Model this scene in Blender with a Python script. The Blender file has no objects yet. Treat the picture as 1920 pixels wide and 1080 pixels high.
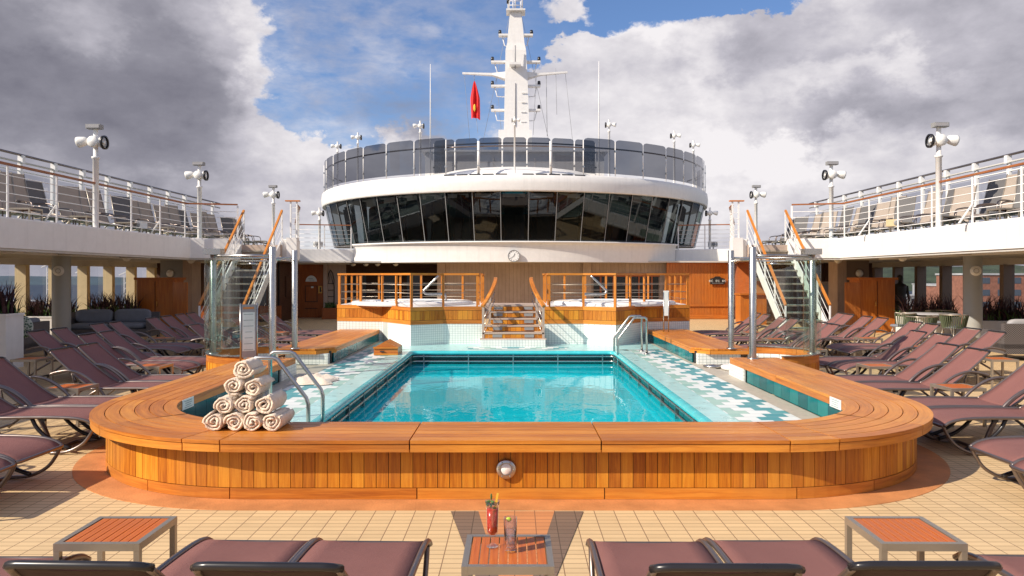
import bpy, math, random
from math import sin, cos, pi, radians, sqrt, atan2, tan
from mathutils import Vector, Matrix
random.seed(7)
S = bpy.context.scene
COL = S.collection

# ---------------------------------------------------------------- camera model (for measuring the place)
CH = 1.72           # eye height
FP = 1400.0         # focal length in px of a 1920 px frame
VX, VY = 965.0, 517.0
def F(px, py, z=0.0):
    "world point at height z seen at pixel"
    d = FP * (CH - z) / (py - VY)
    return ((px - VX) / FP * d, d, z)
def G(px, d): return (px - VX) / FP * d
def H(py, d): return CH - (py - VY) / FP * d

# ---------------------------------------------------------------- mesh builder
class MB:
    def __init__(s):
        s.v = []; s.f = []; s.uv = []; s.sm = []
    def add(s, vs, fs, uvs=None, smooth=False):
        b = len(s.v); s.v += [tuple(p) for p in vs]
        for i, f in enumerate(fs):
            s.f.append(tuple(b + k for k in f)); s.sm.append(smooth)
            if uvs: s.uv += [tuple(q) for q in uvs[i]]
            else: s.uv += [(0.0, 0.0)] * len(f)
        return s
    def box(s, c, d, rz=0.0, M=None):
        hx, hy, hz = d[0] / 2, d[1] / 2, d[2] / 2
        R = M if M is not None else Matrix.Rotation(rz, 3, 'Z')
        L = [(x, y, z) for x in (-hx, hx) for y in (-hy, hy) for z in (-hz, hz)]
        vs = [Vector(c) + R @ Vector(p) for p in L]
        fs = [(0, 1, 3, 2), (4, 6, 7, 5), (0, 4, 5, 1), (2, 3, 7, 6), (0, 2, 6, 4), (1, 5, 7, 3)]
        la = max(range(3), key=lambda i: d[i])
        fx = [(1, 2), (1, 2), (0, 2), (0, 2), (0, 1), (0, 1)]
        uv = []
        for i, f in enumerate(fs):
            a, b = fx[i]
            if b == la: a, b = b, a
            uv.append([(L[k][a], L[k][b]) for k in f])
        return s.add(vs, fs, uv)
    def bar(s, p0, p1, w, h, up=(0, 0, 1)):
        p0, p1 = Vector(p0), Vector(p1); d = p1 - p0; n = d.length
        x = d.normalized(); y = Vector(up).cross(x)
        if y.length < 1e-5: y = Vector((0, 1, 0)).cross(x)
        y.normalize(); z = x.cross(y)
        M = Matrix((x, y, z)).transposed()
        return s.box((p0 + p1) / 2, (n, w, h), M=M)
    def tube(s, pts, r, seg=8, closed=False, cap=True, sx=1.0):
        P = [Vector(p) for p in pts]; n = len(P)
        rs = r if isinstance(r, (list, tuple)) else [r] * n
        T = []
        for i in range(n):
            if closed: t = P[(i + 1) % n] - P[i - 1]
            else: t = P[min(i + 1, n - 1)] - P[max(i - 1, 0)]
            T.append(t.normalized() if t.length > 1e-9 else Vector((0, 0, 1)))
        a = Vector((0, 0, 1)) if abs(T[0].z) < .9 else Vector((1, 0, 0))
        N = (a - T[0] * a.dot(T[0])).normalized()
        vs = []; L = 0; us = []
        for i in range(n):
            if i: L += (P[i] - P[i - 1]).length
            us.append(L)
            N = (N - T[i] * N.dot(T[i]))
            if N.length < 1e-6: N = T[i].orthogonal()
            N.normalize(); B = T[i].cross(N)
            for k in range(seg):
                an = 2 * pi * k / seg
                vs.append(P[i] + N * cos(an) * rs[i] + B * sin(an) * rs[i] * sx)
        fs = []; uv = []
        m = n if closed else n - 1
        for i in range(m):
            j = (i + 1) % n
            for k in range(seg):
                k2 = (k + 1) % seg
                fs.append((i * seg + k, i * seg + k2, j * seg + k2, j * seg + k))
                uv.append([(us[i], k * .02), (us[i], k * .02 + .02), (us[j], k * .02 + .02), (us[j], k * .02)])
        s.add(vs, fs, uv, True)
        if cap and not closed:
            b = len(s.v) - len(vs)
            s.f.append(tuple(b + k for k in reversed(range(seg)))); s.sm.append(False); s.uv += [(0, 0)] * seg
            s.f.append(tuple(b + (n - 1) * seg + k for k in range(seg))); s.sm.append(False); s.uv += [(0, 0)] * seg
        return s
    def lathe(s, prof, c=(0, 0, 0), seg=20, M=None, smooth=True):
        vs = []; n = len(prof); c = Vector(c)
        for (r, z) in prof:
            for k in range(seg):
                a = 2 * pi * k / seg; p = Vector((max(r, 1e-4) * cos(a), max(r, 1e-4) * sin(a), z))
                vs.append(c + (M @ p if M is not None else p))
        fs = []; uv = []
        for i in range(n - 1):
            for k in range(seg):
                k2 = (k + 1) % seg
                fs.append((i * seg + k, i * seg + k2, (i + 1) * seg + k2, (i + 1) * seg + k))
                u0, u1 = k / seg, (k + 1) / seg
                uv.append([(prof[i][1], u0), (prof[i][1], u1), (prof[i + 1][1], u1), (prof[i + 1][1], u0)])
        return s.add(vs, fs, uv, smooth)
    def disc(s, c, r, seg=24, M=None):
        c = Vector(c)
        vs = [c + (M @ Vector((r * cos(2 * pi * k / seg), r * sin(2 * pi * k / seg), 0)) if M is not None else Vector((r * cos(2 * pi * k / seg), r * sin(2 * pi * k / seg), 0))) for k in range(seg)]
        return s.add(vs, [tuple(range(seg))], [[(v.x, v.y) for v in vs]])
    def ball(s, c, r, seg=14, M=None):
        rr = r if isinstance(r, (tuple, list)) else (r, r, r)
        prof = [(cos(t), sin(t)) for t in [(-pi / 2 + pi * i / 8) for i in range(9)]]
        D = Matrix.Diagonal(rr); MM = (M @ D) if M is not None else D
        return s.lathe(prof, c, seg, MM)
    def prism(s, poly, z0, z1):
        n = len(poly)
        vs = [(p[0], p[1], z0) for p in poly] + [(p[0], p[1], z1) for p in poly]
        fs = [tuple(reversed(range(n))), tuple(range(n, 2 * n))]; uv = [[(poly[k][0], poly[k][1]) for k in reversed(range(n))], [(p[0], p[1]) for p in poly]]
        for i in range(n):
            j = (i + 1) % n
            l = sqrt((poly[i][0] - poly[j][0]) ** 2 + (poly[i][1] - poly[j][1]) ** 2)
            fs.append((i, j, n + j, n + i)); uv.append([(z0, 0), (z0, l), (z1, l), (z1, 0)])
        return s.add(vs, fs, uv)
    def quad(s, a, b, c, d, uv=None):
        return s.add([a, b, c, d], [(0, 1, 2, 3)], [uv or [(0, 0), (1, 0), (1, 1), (0, 1)]])
    def sweep(s, path, a, b, z0, z1, u0=0.0, smooth=False):
        "rectangular section swept along a plan path between lateral offsets a..b"
        A = offs(path, a); B = offs(path, b); n = len(path)
        vs = []; us = []; L = u0
        for i in range(n):
            if i: L += sqrt((path[i][0] - path[i - 1][0]) ** 2 + (path[i][1] - path[i - 1][1]) ** 2)
            us.append(L)
            vs += [(A[i][0], A[i][1], z0), (A[i][0], A[i][1], z1), (B[i][0], B[i][1], z1), (B[i][0], B[i][1], z0)]
        vv = [0, z1 - z0, z1 - z0 + abs(b - a), 2 * (z1 - z0) + abs(b - a), 2 * (z1 - z0) + 2 * abs(b - a)]
        fs = []; uv = []
        for i in range(n - 1):
            for k in range(4):
                k2 = (k + 1) % 4
                fs.append((i * 4 + k, i * 4 + k2, i * 4 + 4 + k2, i * 4 + 4 + k))
                uv.append([(us[i], vv[k] + a), (us[i], vv[k + 1] + a), (us[i + 1], vv[k + 1] + a), (us[i + 1], vv[k] + a)])
        fs += [(3, 2, 1, 0), ((n - 1) * 4, (n - 1) * 4 + 1, (n - 1) * 4 + 2, (n - 1) * 4 + 3)]
        uv += [[(0, 0)] * 4, [(0, 0)] * 4]
        return s.add(vs, fs, uv, smooth)
    def build(s, name, mat, parent=None, label=None, cat=None, group=None, kind=None, local=False, recenter=True):
        me = bpy.data.meshes.new(name)
        off = Vector((0, 0, 0)); loc = Vector((0, 0, 0))
        if parent is not None and not local: off = wloc(parent)
        elif parent is None and recenter and kind is None and s.v:
            xs = [p[0] for p in s.v]; ys = [p[1] for p in s.v]; zs = [p[2] for p in s.v]
            off = Vector(((min(xs) + max(xs)) / 2, (min(ys) + max(ys)) / 2, min(zs))); loc = off
        me.from_pydata([(p[0] - off[0], p[1] - off[1], p[2] - off[2]) for p in s.v], [], s.f)
        ul = me.uv_layers.new(name="UVMap")
        ul.data.foreach_set('uv', [c for q in s.uv for c in q])
        me.polygons.foreach_set('use_smooth', s.sm)
        mats = mat if isinstance(mat, (list, tuple)) else [mat]
        for m in mats: me.materials.append(m)
        me.update()
        o = bpy.data.objects.new(name, me); COL.objects.link(o); o.location = loc
        if parent is not None: o.parent = parent
        if label: o['label'] = label
        if cat: o['category'] = cat
        if group: o['group'] = group
        if kind: o['kind'] = kind
        return o

def wloc(o):
    v = Vector(o.location)
    while o.parent is not None:
        o = o.parent; v += Vector(o.location)
    return v
def offs(path, d):
    n = len(path); out = []
    for i in range(n):
        p0 = Vector(path[max(i - 1, 0)][:2]); p = Vector(path[i][:2]); p1 = Vector(path[min(i + 1, n - 1)][:2])
        a = (p - p0); b = (p1 - p)
        if a.length < 1e-9: a = b
        if b.length < 1e-9: b = a
        a.normalize(); b.normalize()
        na = Vector((-a.y, a.x)); nb = Vector((-b.y, b.x)); m = (na + nb)
        m.normalize(); k = max(m.dot(na), .3)
        out.append((p + m * (d / k)))
    return out
def plen(path): return sum((Vector(path[i + 1][:2]) - Vector(path[i][:2])).length for i in range(len(path) - 1))
def cut(path, s0, s1):
    "part of a plan path between arc lengths"
    out = []; L = 0
    for i in range(len(path) - 1):
        a, b = Vector(path[i][:2]), Vector(path[i + 1][:2]); l = (b - a).length
        if l < 1e-9: continue
        if L + l > s0 and L < s1:
            t0 = max(0, (s0 - L) / l); t1 = min(1, (s1 - L) / l)
            q0 = a + (b - a) * t0; q1 = a + (b - a) * t1
            if not out: out.append(q0)
            out.append(q1)
        L += l
    return out
def at(path, s):
    L = 0
    for i in range(len(path) - 1):
        a, b = Vector(path[i][:2]), Vector(path[i + 1][:2]); l = (b - a).length
        if L + l >= s or i == len(path) - 2:
            return a + (b - a) * ((s - L) / l), (b - a).normalized()
        L += l
def arc(cx, cy, r, a0, a1, n):
    return [(cx + r * cos(radians(a0 + (a1 - a0) * i / n)), cy + r * sin(radians(a0 + (a1 - a0) * i / n))) for i in range(n + 1)]
def smooth3(pts, k=6):
    "Catmull-Rom through 3D points"
    P = [Vector(p) for p in pts]; P = [P[0] * 2 - P[1]] + P + [P[-1] * 2 - P[-2]]; out = []
    for i in range(1, len(P) - 2):
        for j in range(k):
            t = j / k; a, b, c, d = P[i - 1], P[i], P[i + 1], P[i + 2]
            out.append(.5 * ((2 * b) + (c - a) * t + (2 * a - 5 * b + 4 * c - d) * t * t + (3 * b - a - 3 * c + d) * t ** 3))
    out.append(P[-2]); return out

def thing(name, label, cat, loc=(0, 0, 0), group=None, rz=0):
    o = bpy.data.objects.new(name, None); COL.objects.link(o); o.location = loc; o.rotation_euler[2] = rz
    o.empty_display_size = .1; o['label'] = label; o['category'] = cat
    if group: o['group'] = group
    return o
def dup(root, loc, rz=0, label=None, group=None, scale=None):
    def cp(o, par):
        c = o.copy(); COL.objects.link(c); c.parent = par
        for ch in o.children: cp(ch, c)
        return c
    r = cp(root, None); r.location = loc; r.rotation_euler[2] = rz
    if scale: r.scale = scale
    if label: r['label'] = label
    if group: r['group'] = group
    return r
ORD = ['first', 'second', 'third', 'fourth', 'fifth', 'sixth', 'seventh', 'eighth', 'ninth', 'tenth', 'eleventh', 'twelfth', 'thirteenth', 'fourteenth', 'fifteenth', 'sixteenth', 'seventeenth', 'eighteenth', 'nineteenth', 'twentieth', 'twenty-first', 'twenty-second', 'twenty-third', 'twenty-fourth']

# ---------------------------------------------------------------- materials
MATS = {}
def newmat(name):
    m = bpy.data.materials.new(name); m.use_nodes = True; MATS[name] = m
    nt = m.node_tree; nt.nodes.clear()
    out = nt.nodes.new('ShaderNodeOutputMaterial')
    return m, nt, out
def nd(nt, t, **kw):
    n = nt.nodes.new(t)
    for k, v in kw.items():
        if k.startswith('i_'):
            key = k[2:].replace('_', ' ')
            n.inputs[key].default_value = v
        else: setattr(n, k, v)
    return n
def lk(nt, a, b): nt.links.new(a, b)
def mth(nt, op, a, b=None, c=None, clamp=False):
    n = nt.nodes.new('ShaderNodeMath'); n.operation = op; n.use_clamp = clamp
    for i, x in enumerate((a, b, c)):
        if x is None: continue
        if isinstance(x, (int, float)): n.inputs[i].default_value = x
        else: nt.links.new(x, n.inputs[i])
    return n.outputs[0]
def mixc(nt, fac, a, b, bt='MIX'):
    n = nt.nodes.new('ShaderNodeMix'); n.data_type = 'RGBA'; n.blend_type = bt
    for inp, x in ((n.inputs['Factor'], fac), (n.inputs[6], a), (n.inputs[7], b)):
        if isinstance(x, (int, float)): inp.default_value = x
        elif isinstance(x, tuple): inp.default_value = (x[0], x[1], x[2], 1)
        else: nt.links.new(x, inp)
    return n.outputs[2]
def ramp(nt, fac, stops):
    n = nt.nodes.new('ShaderNodeValToRGB'); e = n.color_ramp.elements
    while len(e) < len(stops): e.new(.5)
    for i, (p, c) in enumerate(stops):
        e[i].position = p; e[i].color = (c[0], c[1], c[2], 1) if isinstance(c, tuple) else (c, c, c, 1)
    nt.links.new(fac, n.inputs[0]); return n.outputs[0]
def noise(nt, vec, scale, detail=3, rough=.5, dist=0, dim='3D'):
    n = nt.nodes.new('ShaderNodeTexNoise'); n.noise_dimensions = dim
    n.inputs['Scale'].default_value = scale; n.inputs['Detail'].default_value = detail; n.inputs['Roughness'].default_value = rough; n.inputs['Distortion'].default_value = dist
    if vec is not None: nt.links.new(vec, n.inputs['Vector'])
    return n.outputs['Fac']
def mapping(nt, vec, scale=(1, 1, 1), loc=(0, 0, 0)):
    n = nt.nodes.new('ShaderNodeMapping'); n.inputs['Scale'].default_value = scale; n.inputs['Location'].default_value = loc
    nt.links.new(vec, n.inputs['Vector']); return n.outputs[0]
def bump(nt, h, strength=.3, dist=.01):
    n = nt.nodes.new('ShaderNodeBump'); n.inputs['Strength'].default_value = strength; n.inputs['Distance'].default_value = dist
    nt.links.new(h, n.inputs['Height']); return n.outputs[0]
def pbr(nt, out, col, rough=.5, metal=0, coat=0, nrm=None, spec=.5, sheen=0, trans=0, ior=1.5, coatr=.1):
    b = nt.nodes.new('ShaderNodeBsdfPrincipled')
    for inp, x in ((b.inputs['Base Color'], col), (b.inputs['Roughness'], rough), (b.inputs['Metallic'], metal)):
        if isinstance(x, (int, float)): inp.default_value = x
        elif isinstance(x, tuple): inp.default_value = (x[0], x[1], x[2], 1)
        else: nt.links.new(x, inp)
    b.inputs['Coat Weight'].default_value = coat; b.inputs['Coat Roughness'].default_value = coatr
    b.inputs['Specular IOR Level'].default_value = spec; b.inputs['Sheen Weight'].default_value = sheen
    b.inputs['Transmission Weight'].default_value = trans; b.inputs['IOR'].default_value = ior
    if nrm is not None: nt.links.new(nrm, b.inputs['Normal'])
    nt.links.new(b.outputs[0], out.inputs[0]); return b
def island(nt):
    g = nt.nodes.new('ShaderNodeNewGeometry'); return g.outputs['Random Per Island']
def uvn(nt): return nt.nodes.new('ShaderNodeUVMap').outputs[0]
def objc(nt): return nt.nodes.new('ShaderNodeTexCoord').outputs['Object']
def geop(nt): return nt.nodes.new('ShaderNodeNewGeometry').outputs['Position']

def wood(name, light, mid, dark, rough=.4, coat=.25, gs=1.0, var=.5):
    m, nt, out = newmat(name)
    isl = island(nt); uv = uvn(nt)
    comb = nt.nodes.new('ShaderNodeCombineXYZ'); lk(nt, mth(nt, 'MULTIPLY', isl, 37.0), comb.inputs[0]); lk(nt, mth(nt, 'MULTIPLY', isl, 91.0), comb.inputs[1]); lk(nt, mth(nt, 'MULTIPLY', isl, 13.0), comb.inputs[2])
    va = nt.nodes.new('ShaderNodeVectorMath'); va.operation = 'ADD'; lk(nt, mapping(nt, uv, (1.3 * gs, 22 * gs, 1)), va.inputs[0]); lk(nt, comb.outputs[0], va.inputs[1])
    g1 = noise(nt, va.outputs[0], 1.6, 5, .6, .6)
    vb = nt.nodes.new('ShaderNodeVectorMath'); vb.operation = 'ADD'; lk(nt, mapping(nt, uv, (3 * gs, 110 * gs, 1)), vb.inputs[0]); lk(nt, comb.outputs[0], vb.inputs[1])
    g2 = noise(nt, vb.outputs[0], 2.0, 3, .6)
    t = mth(nt, 'ADD', mth(nt, 'MULTIPLY', mth(nt, 'SUBTRACT', g1, .5), 1.25), mth(nt, 'MULTIPLY', mth(nt, 'SUBTRACT', g2, .5), .55))
    t = mth(nt, 'ADD', t, mth(nt, 'MULTIPLY', mth(nt, 'SUBTRACT', isl, .5), var))
    t = mth(nt, 'ADD', t, .52)
    c = ramp(nt, t, [(.12, dark), (.5, mid), (.86, light)])
    wx = noise(nt, geop(nt), 1.3, 3, .6)
    c = mixc(nt, mth(nt, 'MULTIPLY', ramp(nt, wx, [(.42, 0.0), (.75, 1.0)]), .55), c, (mid[0] * .55 + .07, mid[1] * .55 + .05, mid[2] * .6 + .03))
    r = mth(nt, 'ADD', mth(nt, 'MULTIPLY', g2, .22), rough - .1)
    pbr(nt, out, c, r, coat=coat, nrm=bump(nt, g2, .18, .004), coatr=.18, spec=.3)
    return m
def plain(name, col, rough=.5, metal=0, coat=0, var=.08, bs=0, nscale=6, spec=.5, sheen=0, streak=0):
    m, nt, out = newmat(name)
    p = geop(nt); n1 = noise(nt, p, nscale, 4, .6)
    c = mixc(nt, ramp(nt, n1, [(.3, 0.0), (.7, 1.0)]), tuple(x * (1 - var) for x in col), tuple(min(1, x * (1 + var)) for x in col))
    if streak:
        st = noise(nt, mapping(nt, p, (5, 5, .35)), 1.5, 4, .6)
        c = mixc(nt, mth(nt, 'MULTIPLY', ramp(nt, st, [(.5, 0.0), (.78, 1.0)]), streak), c, tuple(x * .62 for x in col))
    r = mth(nt, 'ADD', mth(nt, 'MULTIPLY', n1, .2), rough - .1)
    nr = bump(nt, noise(nt, p, 60, 2, .5), bs, .01) if bs else (bump(nt, noise(nt, p, 1.1, 3, .5), .12, .03) if streak else None)
    pbr(nt, out, c, r, metal=metal, coat=coat, nrm=nr, spec=spec, sheen=sheen)
    return m
def schlick(nt, f0=.04, boost=1.0, normal=None):
    g = nt.nodes.new('ShaderNodeNewGeometry'); d = nt.nodes.new('ShaderNodeVectorMath'); d.operation = 'DOT_PRODUCT'
    lk(nt, normal if normal is not None else g.outputs['Normal'], d.inputs[0]); lk(nt, g.outputs['Incoming'], d.inputs[1])
    c = mth(nt, 'SUBTRACT', 1.0, mth(nt, 'ABSOLUTE', d.outputs['Value']), clamp=True)
    return mth(nt, 'MULTIPLY', mth(nt, 'ADD', f0, mth(nt, 'MULTIPLY', mth(nt, 'POWER', c, 5.0), 1 - f0)), boost, clamp=True)
def glassmat(name, tint=(.9, .96, .95), refl=.04, rough=.0, dark=0.0, boost=1.0):
    m, nt, out = newmat(name)
    tr = nd(nt, 'ShaderNodeBsdfTransparent'); tr.inputs[0].default_value = (*tint, 1)
    gl = nd(nt, 'ShaderNodeBsdfGlossy'); gl.inputs['Roughness'].default_value = rough; gl.inputs[0].default_value = (1, 1, 1, 1)
    f = schlick(nt, .045, boost)
    mx = nd(nt, 'ShaderNodeMixShader'); lk(nt, f, mx.inputs[0]); lk(nt, tr.outputs[0], mx.inputs[1]); lk(nt, gl.outputs[0], mx.inputs[2])
    lk(nt, mx.outputs[0], out.inputs[0]); return m
def grid_tile(name, sx, sy, gw, tile, grout, axes='xy', var=.15, rough=.3, coat=0, off=0.0, jit=None):
    "rectangular tiles in world units with grout lines; axes picks two position components"
    m, nt, out = newmat(name)
    sp = nd(nt, 'ShaderNodeSeparateXYZ'); lk(nt, geop(nt), sp.inputs[0])
    ax = {'x': sp.outputs[0], 'y': sp.outputs[1], 'z': sp.outputs[2]}
    if axes[0] == 'h': A = mth(nt, 'ADD', mth(nt, 'MULTIPLY', sp.outputs[0], .8), mth(nt, 'MULTIPLY', sp.outputs[1], .6))
    else: A = ax[axes[0]]
    B = ax[axes[1]]
    u = mth(nt, 'DIVIDE', A, sx); v = mth(nt, 'DIVIDE', B, sy)
    v0 = mth(nt, 'FLOOR', v)
    if off: u = mth(nt, 'ADD', u, mth(nt, 'MULTIPLY', v0, off))
    u0 = mth(nt, 'FLOOR', u)
    fu = mth(nt, 'SUBTRACT', u, u0); fv = mth(nt, 'SUBTRACT', v, v0)
    def line(f, g): return mth(nt, 'ADD', mth(nt, 'LESS_THAN', f, g / 2), mth(nt, 'GREATER_THAN', f, 1 - g / 2))
    gg = mth(nt, 'MAXIMUM', line(fu, gw / sx), line(fv, gw / sy))
    cb = nd(nt, 'ShaderNodeCombineXYZ'); lk(nt, u0, cb.inputs[0]); lk(nt, v0, cb.inputs[1])
    wn = nd(nt, 'ShaderNodeTexWhiteNoise'); wn.noise_dimensions = '2D'; lk(nt, cb.outputs[0], wn.inputs['Vector'])
    big = noise(nt, geop(nt), .8, 5, .6)
    t = mth(nt, 'ADD', mth(nt, 'MULTIPLY', wn.outputs['Value'], .6), mth(nt, 'MULTIPLY', big, .4))
    c = mixc(nt, t, tuple(x * (1 - var) for x in tile), tuple(min(1, x * (1 + var)) for x in tile))
    st = ramp(nt, noise(nt, geop(nt), 2.3, 7, .65, .6), [(.52, 0.0), (.75, 1.0)])
    c = mixc(nt, mth(nt, 'MULTIPLY', st, min(var * 2.4, .4) if var > .05 else var), c, tuple(x * .62 for x in tile))
    c = mixc(nt, gg, c, grout)
    r = mth(nt, 'ADD', rough, mth(nt, 'MULTIPLY', gg, .3))
    pbr(nt, out, c, r, coat=coat, nrm=bump(nt, mth(nt, 'SUBTRACT', 1.0, gg), .4, .003))
    return m

M = {}
M['teak'] = wood('teak_varnished', (.72, .285, .040), (.57, .19, .024), (.35, .095, .012), rough=.42, coat=.14, var=.45)
M['teak_plank'] = wood('teak_planks', (.72, .30, .026), (.56, .19, .013), (.32, .085, .006), rough=.5, coat=.04, var=.6)
M['slat'] = wood('oiled_slats', (.70, .21, .03), (.55, .125, .015), (.34, .06, .008), rough=.45, coat=.1)
M['cabinet'] = wood('cabinet_wood', (.62, .22, .04), (.48, .14, .02), (.34, .085, .012), rough=.4, coat=.3, gs=.6, var=.15)
M['door'] = wood('door_wood', (.45, .14, .035), (.33, .085, .02), (.2, .045, .01), rough=.5, coat=.2, var=.2)
M['greywood'] = wood('weathered_panel', (.56, .44, .36), (.48, .365, .295), (.38, .285, .225), rough=.65, coat=0, var=.2)
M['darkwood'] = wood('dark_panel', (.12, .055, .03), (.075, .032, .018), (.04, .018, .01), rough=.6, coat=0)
M['white'] = plain('white_paint', (.80, .775, .745), .38, var=.035, streak=.22)
M['white2'] = plain('white_paint_rail', (.82, .8, .78), .4, var=.02)
M['cream'] = plain('cream_paint', (.62, .48, .27), .5, var=.05)
M['taupe'] = plain('taupe_paint', (.22, .16, .12), .5, var=.05)
M['ceil'] = plain('ceiling_paint', (.55, .52, .48), .5, var=.05)
M['alu'] = plain('taupe_aluminium', (.36, .31, .25), .35, metal=.6, var=.06)
M['gun'] = plain('gunmetal_tube', (.21, .17, .155), .32, metal=.75, var=.08)
M['black'] = plain('black_tube', (.018, .016, .018), .3, var=.1)
M['darkplastic'] = plain('dark_plastic', (.03, .03, .03), .5, var=.1)
M['steel'] = plain('brushed_steel', (.50, .48, .45), .28, metal=1, var=.05)
M['grey'] = plain('grey_paint', (.27, .27, .27), .5, var=.06)
M['colgrey'] = plain('column_grey', (.36, .36, .34), .42, var=.03)
M['towel'] = plain('terry_towel', (.78, .64, .50), .95, var=.1, bs=.9, nscale=30, sheen=.3)
M['redband'] = plain('terracotta_coating', (.56, .225, .075), .75, var=.2, bs=.3, nscale=3)
M['stone'] = plain('stone_gutter', (.47, .42, .34), .5, var=.12, nscale=14)
M['turq'] = plain('turquoise_rim', (.06, .52, .56), .25, var=.1, coat=.3)
M['turqp'] = plain('pale_turquoise_tile', (.40, .68, .66), .3, var=.12, coat=.2)
M['basin'] = grid_tile('pool_basin_mosaic', .25, .25, .02, (.03, .74, .82), (.25, .88, .90), 'xy', .12)
M['basinw'] = grid_tile('pool_wall_mosaic', .1, .1, .005, (.02, .62, .70), (.06, .7, .76), 'hz', .1)
M['tealdark'] = plain('dark_teal_wall', (.008, .085, .085), .3, var=.2)
M['mosaic'] = grid_tile('white_mosaic', .05, .05, .006, (.80, .82, .78), (.45, .50, .48), 'hz', .04)
M['deck'] = grid_tile('deck_tiles', .145, .072, .006, (.67, .475, .255), (.24, .14, .075), 'xy', .1, rough=.62)
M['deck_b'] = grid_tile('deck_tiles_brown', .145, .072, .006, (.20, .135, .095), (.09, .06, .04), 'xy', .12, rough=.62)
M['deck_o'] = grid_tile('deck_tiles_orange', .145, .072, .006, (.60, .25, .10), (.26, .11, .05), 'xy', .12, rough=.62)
M['wicker'] = None
M['rope'] = plain('green_rope', (.10, .12, .065), .8, var=.2)
M['cush'] = plain('grey_cushion', (.34, .33, .34), .9, var=.06, bs=.3)
M['cushd'] = plain('slate_cushion', (.19, .20, .23), .9, var=.1, bs=.3)
M['brass'] = plain('brass', (.8, .5, .15), .3, metal=1)
M['red'] = plain('red_cloth', (.75, .02, .02), .8, var=.15)
M['gold'] = plain('gold_mark', (.8, .5, .05), .6)
M['clockface'] = plain('clock_white', (.85, .85, .83), .4)
M['ink'] = plain('black_ink', (.015, .015, .015), .5)
M['greyink'] = plain('grey_ink', (.3, .36, .36), .5)
M['signw'] = plain('sign_white', (.72, .76, .74), .4)
M['lampw'] = plain('lamp_housing', (.82, .80, .76), .35)
M['floor_in'] = wood('interior_floor', (.33, .22, .14), (.25, .16, .10), (.16, .1, .06), rough=.4, coat=.2)
M['upfloor'] = plain('upper_deck_floor', (.25, .32, .27), .8, var=.1)
M['foam'] = plain('foaming_water', (.85, .87, .87), .5, var=.04, bs=.8, nscale=10)
M['glass'] = glassmat('clear_glass', (.94, .97, .96), boost=1.0)
M['glassg'] = glassmat('green_glass_edge', (.84, .92, .89), boost=1.6)
M['smoke'] = glassmat('smoked_glass', (.22, .23, .26), boost=1.2)
M['wglass'] = glassmat('window_glass', (.86, .88, .91), boost=1.1)
M['sglass'] = glassmat('screen_glass', (.72, .74, .78), boost=1.0)

def _sling(name, col):
    m, nt, out = newmat(name)
    p = uvn(nt)
    w = nd(nt, 'ShaderNodeTexWave'); w.inputs['Scale'].default_value = 160; w.bands_direction = 'X'; lk(nt, p, w.inputs[0])
    n1 = noise(nt, geop(nt), 3.5, 5, .6)
    n2 = noise(nt, mapping(nt, p, (2, 40, 1)), 2, 3, .6)
    t = mth(nt, 'ADD', mth(nt, 'MULTIPLY', n1, .7), mth(nt, 'MULTIPLY', n2, .3))
    c = mixc(nt, t, tuple(x * .8 for x in col), tuple(x * 1.2 for x in col))
    wr = noise(nt, mapping(nt, geop(nt), (3, 3, 3)), 2.2, 4, .55, 1.2)
    hh = mth(nt, 'ADD', mth(nt, 'MULTIPLY', wr, 9.0), w.outputs[1])
    pbr(nt, out, c, .6, nrm=bump(nt, hh, .35, .0022), spec=.25)
    return m
M['sling'] = _sling('mauve_sling', (.232, .102, .088))
M['slingdark'] = _sling('mauve_sling_back', (.232, .102, .088))
M['beige'] = _sling('beige_sling', (.36, .30, .25))
M['greysl'] = _sling('grey_sling', (.13, .125, .125))

def _wicker():
    m, nt, out = newmat('woven_wicker')
    sp = nd(nt, 'ShaderNodeSeparateXYZ'); lk(nt, geop(nt), sp.inputs[0])
    h = mth(nt, 'ADD', sp.outputs[0], sp.outputs[1])
    a = mth(nt, 'SINE', mth(nt, 'MULTIPLY', h, 150)); b = mth(nt, 'SINE', mth(nt, 'MULTIPLY', sp.outputs[2], 150))
    q = mth(nt, 'MULTIPLY', a, b)
    c = ramp(nt, mth(nt, 'ADD', mth(nt, 'MULTIPLY', q, .5), .5), [(.3, (.03, .028, .03)), (.7, (.16, .14, .14))])
    pbr(nt, out, c, .6); return m
M['wicker'] = _wicker()

def _teal():
    m, nt, out = newmat('teal_glazed_tile')
    isl = island(nt); n = noise(nt, geop(nt), 7, 4, .6)
    c = ramp(nt, mth(nt, 'ADD', mth(nt, 'MULTIPLY', isl, .7), mth(nt, 'MULTIPLY', n, .35)), [(.15, (.0, .070, .080)), (.6, (.0, .125, .135)), (.9, (.01, .20, .20))])
    pbr(nt, out, c, .15, spec=.2); return m
M['teal'] = _teal()

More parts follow.
